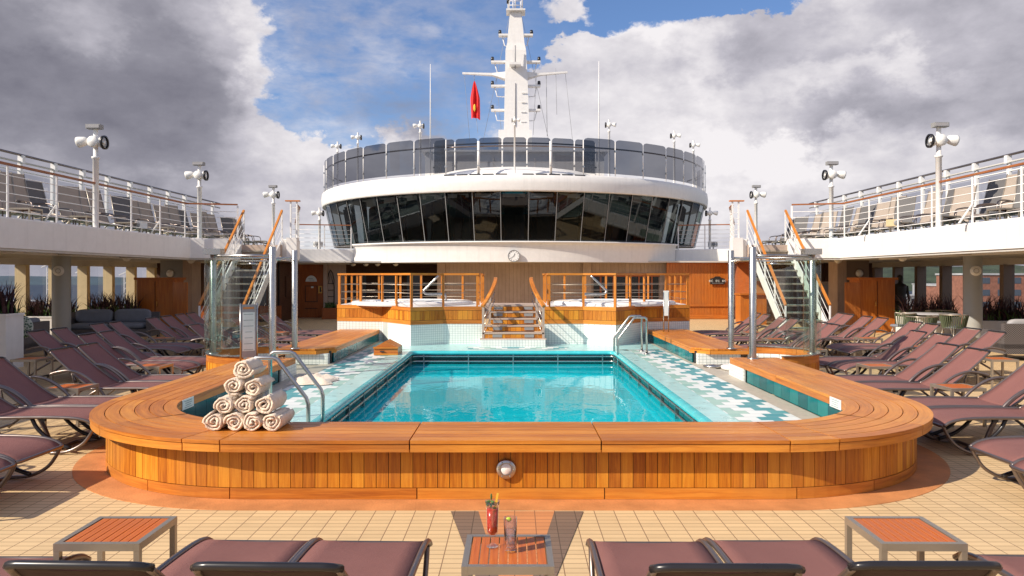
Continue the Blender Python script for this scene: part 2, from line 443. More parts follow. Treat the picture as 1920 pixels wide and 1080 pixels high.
def _zig():
    "white / teal / sage bars stepping diagonally"
    m, nt, out = newmat('zigzag_deck_tiles')
    sp = nd(nt, 'ShaderNodeSeparateXYZ'); lk(nt, geop(nt), sp.inputs[0])
    v = mth(nt, 'DIVIDE', sp.outputs[1], .185); v0 = mth(nt, 'FLOOR', v); fv = mth(nt, 'SUBTRACT', v, v0)
    tri = mth(nt, 'PINGPONG', v0, 2.0)
    u = mth(nt, 'ADD', mth(nt, 'DIVIDE', mth(nt, 'ABSOLUTE', mth(nt, 'ADD', sp.outputs[0], .03)), .118), tri)
    u0 = mth(nt, 'FLOOR', mth(nt, 'ADD', u, .001)); fu = mth(nt, 'SUBTRACT', u, u0)
    k = mth(nt, 'FLOORED_MODULO', u0, 8.0)
    isT = mth(nt, 'LESS_THAN', k, 1.5); isS = mth(nt, 'MULTIPLY', mth(nt, 'GREATER_THAN', k, 3.5), mth(nt, 'LESS_THAN', k, 5.5))
    k2 = mth(nt, 'FLOORED_MODULO', k, 2.0)
    cb = nd(nt, 'ShaderNodeCombineXYZ'); lk(nt, mth(nt, 'FLOOR', mth(nt, 'DIVIDE', u0, 2.0)), cb.inputs[0]); lk(nt, v0, cb.inputs[1])
    wn = nd(nt, 'ShaderNodeTexWhiteNoise'); wn.noise_dimensions = '2D'; lk(nt, cb.outputs[0], wn.inputs['Vector'])
    wv_ = wn.outputs['Value']
    c = mixc(nt, wv_, (.70, .75, .72), (.80, .82, .79))
    c = mixc(nt, isT, c, mixc(nt, wv_, (.035, .26, .30), (.10, .36, .38)))
    c = mixc(nt, isS, c, mixc(nt, wv_, (.24, .46, .40), (.38, .56, .48)))
    def line(f, g): return mth(nt, 'ADD', mth(nt, 'LESS_THAN', f, g), mth(nt, 'GREATER_THAN', f, 1 - g))
    edge_ = mth(nt, 'MAXIMUM', mth(nt, 'MULTIPLY', mth(nt, 'LESS_THAN', fu, .05), mth(nt, 'LESS_THAN', k2, .5)), line(fv, .03))
    c = mixc(nt, mth(nt, 'MULTIPLY', mth(nt, 'MINIMUM', edge_, 1.0), .8), c, (.36, .44, .44))
    pbr(nt, out, c, .38, spec=.3); return m
M['zig'] = _zig()

def _water():
    m, nt, out = newmat('pool_water')
    p = geop(nt)
    h = mth(nt, 'ADD', noise(nt, mapping(nt, p, (1.0, .55, 1)), 1.7, 3, .5, .3), mth(nt, 'MULTIPLY', noise(nt, p, 6, 2, .5), .2))
    b = bump(nt, h, .17, .05)
    tr = nd(nt, 'ShaderNodeBsdfTransparent'); tr.inputs[0].default_value = (.55, .93, .95, 1)
    gl = nd(nt, 'ShaderNodeBsdfGlossy'); gl.inputs['Roughness'].default_value = .01; lk(nt, b, gl.inputs['Normal'])
    df = nd(nt, 'ShaderNodeBsdfDiffuse'); df.inputs[0].default_value = (.015, .70, .82, 1)
    bd = nd(nt, 'ShaderNodeMixShader'); bd.inputs[0].default_value = .5; lk(nt, tr.outputs[0], bd.inputs[1]); lk(nt, df.outputs[0], bd.inputs[2])
    mx = nd(nt, 'ShaderNodeMixShader'); lk(nt, schlick(nt, .025, .85, b), mx.inputs[0]); lk(nt, bd.outputs[0], mx.inputs[1]); lk(nt, gl.outputs[0], mx.inputs[2])
    lk(nt, mx.outputs[0], out.inputs[0]); return m
M['water'] = _water()

def _bridgeglass():
    m, nt, out = newmat('dark_bridge_glass')
    gl = nd(nt, 'ShaderNodeBsdfGlossy'); gl.inputs['Roughness'].default_value = .0; gl.inputs[0].default_value = (.78, .86, .92, 1)
    tr = nd(nt, 'ShaderNodeBsdfTransparent'); tr.inputs[0].default_value = (.20, .23, .235, 1)
    f = schlick(nt, .055, 1.0)
    mx = nd(nt, 'ShaderNodeMixShader'); lk(nt, f, mx.inputs[0]); lk(nt, tr.outputs[0], mx.inputs[1]); lk(nt, gl.outputs[0], mx.inputs[2])
    lk(nt, mx.outputs[0], out.inputs[0]); return m
M['bglass'] = _bridgeglass()
def _fluid(name, col):
    m, nt, out = newmat(name); pbr(nt, out, col, .1, coat=.5, trans=.35, ior=1.33); return m
M['drink'] = plain('red_drink', (.62, .035, .012), .2, var=.25, nscale=60)
M['ice'] = glassmat('tumbler_glass', (.965, .965, .97), boost=1.9)
M['leafg'] = plain('green_blades', (.07, .13, .03), .6, var=.3)
M['leafp'] = plain('purple_blades', (.055, .02, .028), .6, var=.3)
M['lime'] = plain('lime', (.45, .6, .05), .5)
M['straw'] = plain('orange_peel', (.85, .50, .05), .6)
# ================================================================ world, sun, camera
SUN_EL, SUN_L = 35.0, Vector((.89, .456, 0)).normalized()      # horizontal travel direction of the light
w = bpy.data.worlds.new("World"); S.world = w; w.use_nodes = True
nt = w.node_tree; nt.nodes.clear()
wo = nt.nodes.new('ShaderNodeOutputWorld'); bg = nt.nodes.new('ShaderNodeBackground')
sky = nt.nodes.new('ShaderNodeTexSky'); sky.sky_type = 'NISHITA'; sky.sun_disc = False
sky.sun_elevation = radians(SUN_EL); sky.sun_rotation = atan2(-SUN_L.x, -SUN_L.y)
sky.air_density = 1.0; sky.dust_density = .6; sky.ozone_density = 2.5
tc = nt.nodes.new('ShaderNodeTexCoord').outputs['Generated']
nrmv = nt.nodes.new('ShaderNodeVectorMath'); nrmv.operation = 'NORMALIZE'; lk(nt, tc, nrmv.inputs[0]); dirv = nrmv.outputs[0]
sp = nd(nt, 'ShaderNodeSeparateXYZ'); lk(nt, dirv, sp.inputs[0])
def skydir(px, py):
    return Vector(((px - VX) / FP, 1.0, (VY - py) / FP)).normalized()
def vnoise(scale, detail, rough, mp, loc=(0, 0, 0)):
    n = nt.nodes.new('ShaderNodeTexNoise'); n.inputs['Scale'].default_value = scale; n.inputs['Detail'].default_value = detail; n.inputs['Roughness'].default_value = rough
    lk(nt, mapping(nt, dirv, mp, loc), n.inputs['Vector']); return n.outputs['Color']
def vop(op, a, b_=None, s=None):
    n = nt.nodes.new('ShaderNodeVectorMath'); n.operation = op; lk(nt, a, n.inputs[0])
    if b_ is not None:
        if isinstance(b_, (tuple, Vector)): n.inputs[1].default_value = b_
        else: lk(nt, b_, n.inputs[1])
    if s is not None: n.inputs['Scale'].default_value = s
    return n
wv = vop('SCALE', vop('SUBTRACT', vnoise(5.5, 8, .62, (1, 1, 1.5)), (.5, .5, .5)).outputs[0], s=.24).outputs[0]
dw = vop('ADD', dirv, wv).outputs[0]
def blob(px, py, rx, ry, soft=.5, src=None, rot=0.0):
    "0..1 falloff of an ellipse of sky directions, edge warped by noise"
    d = skydir(px, py); v = vop('SUBTRACT', dw if src is None else src, d).outputs[0]
    s_ = nd(nt, 'ShaderNodeSeparateXYZ'); lk(nt, v, s_.inputs[0]); c_, q_ = cos(radians(rot)), sin(radians(rot))
    a = mth(nt, 'ADD', mth(nt, 'MULTIPLY', s_.outputs[0], c_), mth(nt, 'MULTIPLY', s_.outputs[2], q_))
    e = mth(nt, 'SUBTRACT', mth(nt, 'MULTIPLY', s_.outputs[2], c_), mth(nt, 'MULTIPLY', s_.outputs[0], q_))
    a = mth(nt, 'DIVIDE', a, rx / FP); e = mth(nt, 'DIVIDE', e, ry / FP)
    l = mth(nt, 'SQRT', mth(nt, 'ADD', mth(nt, 'MULTIPLY', a, a), mth(nt, 'MULTIPLY', e, e)))
    mr = nd(nt, 'ShaderNodeMapRange'); mr.interpolation_type = 'SMOOTHSTEP'; mr.inputs['From Min'].default_value = 1 + soft; mr.inputs['From Max'].default_value = 1 - soft
    lk(nt, l, mr.inputs['Value'])
    front = mth(nt, 'GREATER_THAN', sp.outputs[1], -.2)
    return mth(nt, 'MULTIPLY', mr.outputs[0], front)
n_big = noise(nt, mapping(nt, dirv, (3.4, 3.4, 5.2)), 1.5, 10, .56, .1)
n_med = noise(nt, mapping(nt, dirv, (6, 6, 10), (3.1, 1.7, .4)), 2.6, 9, .60, .1)
n_wisp = noise(nt, mapping(nt, dirv, (16, 16, 40), (5, 2, 9)), 1.6, 10, .60, .2)
n_shade = noise(nt, mapping(nt, dirv, (4, 4, 8), (9.3, 4.1, 2.2)), 1.7, 9, .56, .1)
def acc(x, y, k): return mth(nt, 'ADD', x, mth(nt, 'MULTIPLY', y, k))
dens = mth(nt, 'ADD', mth(nt, 'MULTIPLY', mth(nt, 'SUBTRACT', n_big, .5), .7), mth(nt, 'MULTIPLY', mth(nt, 'SUBTRACT', n_med, .5), .8))
back = mth(nt, 'LESS_THAN', sp.outputs[1], .3)
dens = mth(nt, 'ADD', dens, mth(nt, 'ADD', .10, mth(nt, 'MULTIPLY', back, .3)))
for (a, k) in [((170, 90, 350, 215, .22), 1.1), ((-700, 60, 600, 400, .3), 1.0), ((785, 190, 105, 60, .5), .50), ((1500, 210, 520, 125, .28, None, -12), 1.0), ((1750, 110, 420, 170, .35), .8), ((2500, 100, 600, 400, .3), .8),
               ((1050, 22, 80, 42, .65), 1.5), ((905, 25, 26, 22, .6), .4), ((960, 430, 1500, 170, .35), .42), ((1500, 330, 700, 130, .4), .4), ((150, 330, 380, 80, .4), .35), ((1180, 215, 230, 95, .3), .75), ((640, 270, 260, 45, .6), .30),
               ((700, 60, 230, 130, .5), -.45), ((600, 190, 120, 70, .6), -.22), ((600, 110, 130, 130, .5), -.60), ((540, 215, 70, 50, .7), -.55), ((700, 265, 180, 50, .6), -.15), ((1180, 30, 240, 95, .35), -1.0), ((930, 60, 120, 90, .4), -.4), ((1800, 10, 190, 50, .7), -.95), ((1880, 235, 90, 40, .7), -.5), ((1250, 345, 200, 30, .8), -.3), ((1420, 0, 110, 40, .6), -.6)]:
    dens = acc(dens, blob(*a), k)
cov = nd(nt, 'ShaderNodeMapRange'); cov.interpolation_type = 'SMOOTHSTEP'; cov.inputs['From Min'].default_value = .22; cov.inputs['From Max'].default_value = .62
lk(nt, dens, cov.inputs['Value'])
wis = mth(nt, 'MULTIPLY', ramp(nt, n_wisp, [(.28, 0.0), (.85, 1.0)]), blob(600, 150, 330, 210, .5))
cover = mth(nt, 'MAXIMUM', cov.outputs[0], mth(nt, 'MULTIPLY', wis, .72))
horiz = nd(nt, 'ShaderNodeMapRange'); horiz.inputs['From Min'].default_value = .22; horiz.inputs['From Max'].default_value = .02; lk(nt, sp.outputs[2], horiz.inputs['Value'])
cover = mth(nt, 'MAXIMUM', cover, mth(nt, 'MULTIPLY', horiz.outputs[0], .85))
# cloud tone: 1 = sunlit white, 0 = slate underside
tone = mth(nt, 'ADD', mth(nt, 'MULTIPLY', mth(nt, 'SUBTRACT', n_shade, .5), .75), .73)
tone = acc(tone, mth(nt, 'SUBTRACT', n_med, .5), .42)
for (a, k) in [((200, 120, 330, 200, .6), -.20), ((250, 200, 230, 75, .7), -.14), ((-700, 100, 600, 400, .3), -.3), ((45, 62, 70, 40, .7), .18), ((340, 20, 160, 50, .8), .16), ((785, 185, 110, 60, .6), -.36),
               ((1370, 185, 170, 38, .7, None, -14), -.24), ((1780, 200, 200, 55, .7), -.2), ((1640, 85, 260, 45, .7, None, -8), -.14), ((2400, 100, 500, 300, .4), -.15), ((1500, 230, 500, 130, .7), .12), ((1230, 110, 170, 45, .8, None, -25), .22), ((1650, 130, 110, 22, .7, None, -12), .16),
               ((505, 90, 45, 110, .7), .25), ((960, 330, 1400, 60, .8), .06), ((1470, 270, 130, 24, .8), .16), ((600, 260, 200, 30, .8), .10)]:
    tone = acc(tone, blob(*a), k)
cc = ramp(nt, tone, [(-.0, (.165, .162, .20)), (.30, (.25, .245, .288)), (.60, (.45, .435, .485)), (.92, (.76, .73, .745))])
csc = nt.nodes.new('ShaderNodeVectorMath'); csc.operation = 'SCALE'; lk(nt, cc, csc.inputs[0]); csc.inputs['Scale'].default_value = 9.2
tint = mixc(nt, 1.0, sky.outputs[0], (.80, .90, 1.10), 'MULTIPLY')
fin = mixc(nt, cover, tint, csc.outputs[0])
lk(nt, fin, bg.inputs['Color']); bg.inputs['Strength'].default_value = .1
lk(nt, bg.outputs[0], wo.inputs[0])
w.cycles.sampling_method = 'MANUAL'; w.cycles.sample_map_resolution = 512

sd = bpy.data.lights.new('sun', 'SUN'); sd.energy = 4.6; sd.angle = radians(.6); sd.color = (1, .90, .76)
so = bpy.data.objects.new('sun', sd); COL.objects.link(so)
ld = Vector((SUN_L.x * cos(radians(SUN_EL)), SUN_L.y * cos(radians(SUN_EL)), -sin(radians(SUN_EL))))
so.rotation_euler = ld.to_track_quat('-Z', 'Y').to_euler(); so.location = (-30, -20, 30)

cam = bpy.data.cameras.new('camera'); co = bpy.data.objects.new('camera', cam); COL.objects.link(co); S.camera = co
cam.sensor_width = 36; cam.lens = FP / 1920 * 36; cam.shift_x = (960 - VX) / 1920; cam.shift_y = -(540 - VY) / 1920
co.location = (0, 0, CH); co.rotation_euler = (radians(90), 0, 0); cam.clip_start = .05; cam.clip_end = 20000
S.view_settings.view_transform = 'Standard'; S.view_settings.look = 'None'; S.view_settings.gamma = 1; S.view_settings.exposure = 0.4
S.cycles.max_bounces = 8; S.cycles.transparent_max_bounces = 24; S.cycles.glossy_bounces = 4; S.cycles.diffuse_bounces = 3
S.cycles.caustics_reflective = False; S.cycles.caustics_refractive = False; S.cycles.sample_clamp_indirect = 6

# ================================================================ ground, sea
CXO = -.03
b = MB()
x0, x1, y0, y1 = -3.25, 3.2, 6.4, 17.0
for (a, bb, c, d) in [(-13.6, x0, -9, 33.6), (x1, 13.6, -9, 33.6), (x0, x1, -9, y0), (x0, x1, y1, 33.6)]:
    b.quad((a, c, 0), (bb, c, 0), (bb, d, 0), (a, d, 0))
b.build('deck_floor', M['deck'], kind='structure')
m, nt2, out = newmat('harbour_ground')
gp = geop(nt2); sp2 = nd(nt2, 'ShaderNodeSeparateXYZ'); lk(nt2, gp, sp2.inputs[0])
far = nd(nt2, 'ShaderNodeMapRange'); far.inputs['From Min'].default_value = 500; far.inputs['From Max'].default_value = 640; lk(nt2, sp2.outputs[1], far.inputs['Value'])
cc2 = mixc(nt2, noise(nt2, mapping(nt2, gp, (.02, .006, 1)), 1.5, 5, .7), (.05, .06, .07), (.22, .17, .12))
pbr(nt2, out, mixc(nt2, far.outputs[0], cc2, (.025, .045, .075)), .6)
M['harb'] = m
b = MB(); b.quad((-9000, -9000, -24), (9000, -9000, -24), (9000, 9000, -24), (-9000, 9000, -24)); b.build('harbour_water', M['harb'], kind='structure')

def hills(name, x0, x1, y, hmax, seed, mat):
    r = random.Random(seed); n = 60; b = MB(); hs = [0.0] * (n + 1)
    for k in range(5):
        f = 1.3 * 2 ** k; ph = r.random() * 9
        for i in range(n + 1): hs[i] += sin(i / n * f * 3 + ph) / (k + 1.2)
    mn, mx = min(hs), max(hs); hs = [(q - mn) / (mx - mn) for q in hs]
    vs = []; fs = []
    for j, (dy, k) in enumerate([(-260, 0), (-120, .6), (0, 1), (300, .3)]):
        for i in range(n + 1):
            vs.append((x0 + (x1 - x0) * i / n, y + dy, -24 + (hmax * (.55 + .45 * hs[i])) * k))
    for j in range(3):
        for i in range(n): fs.append((j * (n + 1) + i, j * (n + 1) + i + 1, (j + 1) * (n + 1) + i + 1, (j + 1) * (n + 1) + i))
    b.add(vs, fs, smooth=True); return b.build(name, mat, kind='structure')
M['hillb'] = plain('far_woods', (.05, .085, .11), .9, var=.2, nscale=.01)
M['hillg'] = plain('wooded_slope', (.045, .065, .035), .9, var=.5, nscale=.03)
hills('far_hills', -3500, -500, 2300, 34, 3, M['hillb'])
hills('wooded_hills', 500, 2800, 1500, 62, 5, M['hillg'])
M['brick'] = plain('red_brick', (.30, .13, .085), .8, var=.25, nscale=.8)
M['conc'] = plain('pale_concrete', (.45, .45, .45), .8, var=.15, nscale=.3)
M['winblue'] = plain('building_window', (.08, .10, .13), .2)
rb = random.Random(11)
def building(x, y, w_, d_, h_, mat, label, roofm='conc', z0=-24):
    t = thing('building', label, 'building', (x, y, z0), 'buildings along the harbour')
    MB().box((x, y, z0 + h_ / 2), (w_, d_, h_)).build('wall', mat, t)
    MB().box((x, y, z0 + h_ + .4), (w_ + .8, d_ + .8, .8)).build('roof', M[roofm], t)
    nf = max(2, int(h_ / 5)); nc = max(3, int(w_ / 6))
    for i in range(nf):
        for j in range(nc): MB().box((x - w_ / 2 + (j + .5) * w_ / nc, y - d_ / 2 - .05, z0 + (i + .55) * h_ / nf), (w_ / nc * .5, .1, h_ / nf * .5)).build('window', M['winblue'], t)
specs = [(212, 330, 40, 20, 26, 'brick', 'big red brick block seen through the right windows, nearest one'), (262, 420, 60, 25, 20, 'brick', 'long low brick warehouse behind the red brick block'),
         (330, 560, 50, 25, 19, 'conc', 'pale concrete sheds below the wooded slope on the right'), (420, 640, 70, 20, 17, 'brick', 'far brick terrace below the wooded slope'),
         (240, 470, 30, 20, 13, 'conc', 'small pale shed beside the brick warehouse'), (400, 520, 50, 20, 14, 'conc', 'wide pale quay shed seen between right window posts'),
         (-520, 700, 60, 20, 14, 'conc', 'white ferry terminal seen through the left windows'), (-330, 450, 80, 20, 10, 'brick', 'low brown quay shed seen through the left windows')]
for q in specs: building(q[0], q[1], q[2], q[3], q[4], M[q[5]], q[6])
def crane(x, y, h_, lab):
    t = thing('harbour_crane', lab, 'crane', (x, y, -24), 'harbour cranes beyond the left windows')
    b = MB()
    for sx in (-1.2, 1.2): b.bar((x + sx, y, -24), (x + sx, y, -24 + h_), .35, .35)
    for i in range(int(h_ / 3)):
        z = -24 + i * 3; b.bar((x - 1.2, y, z), (x + 1.2, y, z + 3), .2, .2)
    b.build('tower', M['white'], t)
    b = MB(); b.bar((x - 4, y, -24 + h_), (x + 22, y, -24 + h_ + 12), .5, .5); b.bar((x, y, -24 + h_), (x, y, -24 + h_ + 7), .3, .3); b.bar((x, y, -24 + h_ + 7), (x + 22, y, -24 + h_ + 12), .15, .15)
    b.build('jib', M['white'], t)
crane(-240, 385, 30, 'tall white harbour crane left of the grey column'); crane(-190, 330, 27, 'white harbour crane right of the grey column'); crane(-208, 400, 26, 'smaller white harbour crane beside the wooden cabinet')

# ================================================================ pool surround bench
ZT, ZL = .484, .394
R_O = 2.0; CY = 7.6; XO = 4.0
outer = [(-XO, 11.3), (-XO, CY)] + arc(-2, CY, R_O, 180, 270, 26)[1:] + arc(2, CY, R_O, 270, 360, 26) + [(XO, 11.3)]
outer = [(p[0] + CXO, p[1]) for p in outer]
PL = plen(outer)
sur = thing('pool_surround', 'varnished teak bench ring curving round the front of the pool', 'pool surround', (CXO, 8.4, 0))
# section joints: by arc length. front straight starts at s_f
s_arc = 3.7 + pi * R_O / 2; 
fronts = [-2.22, -.79, .65, 2.07]
sj = [0, 2.2, 3.7, 3.7 + .52 * pi * R_O / 2, 3.7 + .86 * pi * R_O / 2] + [s_arc + (x + 2.0 - CXO) for x in fronts if x > -2.0]
sj = [0, 2.0, 3.9, 3.7 + .50 * pi, 3.7 + .84 * pi, s_arc - .19, s_arc + 1.24, s_arc + 2.68, s_arc + 4.10, s_arc + 4.0 + .16 * pi, s_arc + 4.0 + .50 * pi, PL - 3.9, PL - 2.0, PL]
NB = 6; WB = .72; bw = WB / NB
top = MB(); lip = MB(); inn = MB()
for i in range(len(sj) - 1):
    a, c = sj[i] + .005, sj[i + 1] - .005
    seg = cut(outer, a, c)
    for k in range(NB):
        top.sweep(seg, k * bw + (.0 if k == 0 else .004), (k + 1) * bw - .004, ZT - .028, ZT, u0=a)
    lip.sweep(seg, .006, .035, ZL, ZT - .033, u0=a)
    inn.sweep(seg, WB - .03, WB - .004, ZL, ZT - .031, u0=a)
top.build('bench_top', M['teak'], sur); lip.build('bench_lip', M['teak'], sur); inn.build('inner_lip', M['teak'], sur)
MB().sweep(outer, .04, WB - .035, ZL + .01, ZT - .03).build('bench_core', M['black'], sur)
sk = MB(); kb = MB()
skp = offs(outer, .13); skp = [tuple(p) for p in skp]; SL = plen(skp); n = int(SL / .0935)
for i in range(n):
    s0 = (i + .5) * SL / n; p, t_ = at(skp, s0); nn = Vector((-t_.y, t_.x))
    sk.box((p.x + nn.x * .011, p.y + nn.y * .011, (.094 + ZL) / 2), (SL / n - .005, .022, ZL - .094), rz=atan2(t_.y, t_.x)) if False else None
    q = p + nn * .011; MM = Matrix.Rotation(atan2(t_.y, t_.x), 3, 'Z')
    sk.box((q.x, q.y, (.094 + ZL) / 2), (SL / n - .005, .022, ZL - .094), M=MM)
sk.build('skirt_planking', M['teak_plank'], sur)
kk = [0, 1.8, 3.5, 4.6, 5.7, SL / 2 - 2.18 + .02, SL / 2 - .72, SL / 2 + .72, SL / 2 + 2.2, SL - 5.7, SL - 4.6, SL - 3.5, SL - 1.8, SL]
for i in range(len(kk) - 1):
    kb.sweep(cut(skp, kk[i] + .004, kk[i + 1] - .004), -.002, .02, .006, .089, u0=kk[i])
kb.build('kick_board', M['teak'], sur)
MB().sweep(skp, .016, .05, 0.001, ZL + .005).build('skirt_core', M['black'], sur)
MB().sweep(outer, -.13, .17, -.01, .004).build('base_band', M['redband'], sur)
# far side benches
for sg in (-1, 1):
    t = thing('pool_side_bench', 'straight teak bench along the %s side of the pool beyond the shower gap' % ('left' if sg < 0 else 'right'), 'pool surround', (sg * 3.5 + CXO, 15, 0))
    b = MB(); e = MB(); xi, xo = 3.08, 4.0; nb = 7; yb = 17.25
    for k in range(nb):
        xa = xi + (xo - xi) * k / nb; xb = xi + (xo - xi) * (k + 1) / nb
        ys = 12.92 if k == 0 else (12.78 if k == 1 else 12.62)
        ys2 = 12.78 if k == 0 else 12.62
        for (p, q) in ((ys, 14.6), (14.608, 16.2), (16.208, yb)):
            A, Bx = sg * (xa + .003) + CXO, sg * (xb - .003) + CXO
            b.prism([(min(A, Bx), p), (max(A, Bx), p), (max(A, Bx), q), (min(A, Bx), q)] if p != ys or k > 1 else ([(A, p), (Bx, ys2 if k == 0 else 12.62), (Bx, q), (A, q)] if sg > 0 else [(Bx, ys2 if k == 0 else 12.62), (A, p), (A, q), (Bx, q)]), ZT - .028, ZT)
    b.build('bench_top', M['teak'], t)
    X = lambda x: sg * x + CXO
    e = MB(); e.bar((X(xi + .015), 12.94, ZT - .06), (X(xi + .015), yb, ZT - .06), .02, .055)
    e.bar((X(3.06), 12.93, ZT - .062), (X(3.33), 12.60, ZT - .062), .02, .06); e.bar((X(3.33), 12.61, ZT - .062), (X(4.0), 12.61, ZT - .062), .02, .06)
    e.build('edge_board', M['teak'], t)
    e = MB()
    for i in range(48):
        y = 12.75 + i * .0935; e.box((X(3.86), y, (.094 + ZL) / 2), (.022, .0885, ZL - .094))
    e.build('skirt_planking', M['teak_plank'], t)
    MB().box((X(3.855), 15, .048), (.026, 4.5, .085)).build('kick_board', M['teak'], t)
    MB().box((X(3.84), 14.98, .22), (.01, 4.5, .42)).build('skirt_core', M['black'], t)
    MB().box((X(3.5), 12.76, .305), (.72, .2, .18)).build('end_pier', M['mosaic'], t)
    MB().box((X(3.47), 15.0, .25), (.7, 4.4, .36)).build('bench_core', M['black'], t)
    # teal wall tiles of the far benches
    e = MB()
    y = 12.9
    while y < 17.2:
        e.box((X(3.105), y + .135, (.222 + ZL) / 2), (.02, .262, ZL - .222)); y += .27
    e.build('teal_tile', M['teal'], t)
# near wall tiles + piers
e = MB(); ip = [tuple(p) for p in offs(outer, WB - .012)]; IL = plen(ip); nn_ = int(IL / .27)
for i in range(nn_):
    a, c = i * IL / nn_ + .003, (i + 1) * IL / nn_ - .003
    if a < .75 or c > IL - .75: continue
    e.sweep(cut(ip, a, c), -.02, 0, .222, ZL)
e.build('teal_tile', M['teal'], sur)
for sg in (-1, 1):
    e = MB(); e.box((sg * 3.30 + CXO, 10.98, (.2 + ZL) / 2), (.03, .72, ZL - .2)); e.box((sg * 3.66 + CXO, 11.27, .2), (.6, .06, .38))
    e.build('end_pier', M['mosaic'], sur)
# small notice plates on the inner edge
def plate(px, py, lab):
    z = .43; x, y, _ = F(px, py, z)
    t = thing('notice_plate', lab, 'sign', (x, y, .38), 'notices on the bench edge')
    sg = 1 if x > 0 else -1; x = sg * (3.262) + CXO
    MB().box((x, y, z + .005), (.006, .26, .10)).build('plate', M['signw'], t)
    b = MB()
    for i in range(4): b.box((x - sg * .004, y + .01 * (i % 2), z + .035 - i * .021), (.002, .18 - .03 * (i % 3), .007))
    b.build('lettering', M['greyink'], t)
    return t
plate(349, 757, 'small white notice on the inner bench edge, left of the towels')
plate(1572, 757, 'small white notice on the inner bench edge at right')
# round lamp in the front skirt
t = thing('bench_lamp', 'round metal rimmed lamp set in the front planking', 'lamp', (-.065, 5.73, .16))
lx, ly, lz = G(949, 5.72), 5.725, H(879, 5.72)
RX = Matrix.Rotation(radians(90), 3, 'X')
MB().lathe([(.045, .02), (.072, .02), (.076, .01), (.076, -.01)], (lx, ly - .005, lz), 32, RX).build('rim', M['steel'], t)
MB().lathe([(.0, .024), (.03, .022), (.046, .012)], (lx, ly - .005, lz), 24, RX).build('lens', M['lampw'], t)
for k in range(6): a = k * pi / 3; MB().ball((lx + .06 * cos(a), ly - .027, lz + .06 * sin(a)), .005, 6).build('screw', M['grey'], t)

# ================================================================ swimming pool
pool = thing('swimming_pool', 'turquoise tiled swimming pool with pipe rails under its rim', 'pool', (CXO, 11, -1.5))
ZD = .22; ZW = -.04; px0, px1, py0, py1 = -1.98 + CXO, 1.98 + CXO, 7.15, 14.85
def ring(bm, X0, X1, Y0, Y1, x0, x1, y0, y1, z0, z1):
    for (a, c, d, e_) in [(X0, x0, Y0, Y1), (x1, X1, Y0, Y1), (x0, x1, Y0, y0), (x0, x1, y1, Y1)]:
        bm.box(((a + c) / 2, (d + e_) / 2, (z0 + z1) / 2), (c - a, e_ - d, z1 - z0))
# rounded rim built as a swept loop
def loop(x0, x1, y0, y1, r, n=6):
    return arc(x1 - r, y1 - r, r, 0, 90, n) + arc(x0 + r, y1 - r, r, 90, 180, n) + arc(x0 + r, y0 + r, r, 180, 270, n) + arc(x1 - r, y0 + r, r, 270, 360, n)
def ringsweep(bm, prof, x0, x1, y0, y1, r, smooth=True):
    "profile (offset outward, z) swept round a rounded rectangle"
    vs = []; m = 0
    for (o, z) in prof:
        L = loop(x0 - o, x1 + o, y0 - o, y1 + o, max(r + o, .01)); m = len(L)
        vs += [(p[0], p[1], z) for p in L]
    fs = []
    for i in range(len(prof) - 1):
        for k in range(m):
            k2 = (k + 1) % m; fs.append((i * m + k, i * m + k2, (i + 1) * m + k2, (i + 1) * m + k))
    bm.add(vs, fs, smooth=smooth)
b = MB(); ringsweep(b, [(.30, ZD + .001), (.09, ZD + .001)], px0, px1, py0, py1, .10, False)
b.build('rim_top', M['turqp'], pool)
b = MB(); ringsweep(b, [(.09, ZD + .001), (.06, ZD - .001), (.03, ZD - .008), (.005, ZD - .03), (0, ZD - .055), (.03, ZD - .075), (.14, ZD - .08)], px0, px1, py0, py1, .10)
b.build('rim_lip', M['turq'], pool)
b = MB(); ringsweep(b, [(.14, ZD - .07), (.14, ZW - .06)], px0, px1, py0, py1, .1, False); b.build('gutter_wall', M['tealdark'], pool)
b = MB(); ringsweep(b, [(.14, ZW - .05), (.135, -1.05)], px0, px1, py0, py1, .1, False); b.build('basin_wall', M['basinw'], pool)
b = MB(); b.quad((px0 - .2, py0 - .2, -1.05), (px1 + .2, py0 - .2, -1.05), (px1 + .2, py1 + .2, -1.05), (px0 - .2, py1 + .2, -1.05)); b.build('basin_floor', M['basin'], pool)
for z in (.112, .012):
    b = MB(); L = loop(px0 - .045, px1 + .045, py0 - .045, py1 + .045, .12); b.tube([(p[0], p[1], z) for p in L], .02, 8, closed=True); b.build('pipe_rail', M['steel'], pool)
def brk(x, y, nx, ny):
    MB().box((x, y, .05), (.022 if ny else .05, .05 if ny else .022, .24)).build('rail_bracket', M['steel'], pool)
for k in range(5): brk(px0 + .2 + k * (px1 - px0 - .4) / 4, py1 + .045, 0, 1)
for k in range(9):
    for x in (px0 - .045, px1 + .045): brk(x, py1 - .15 - k * .92, 1, 0)
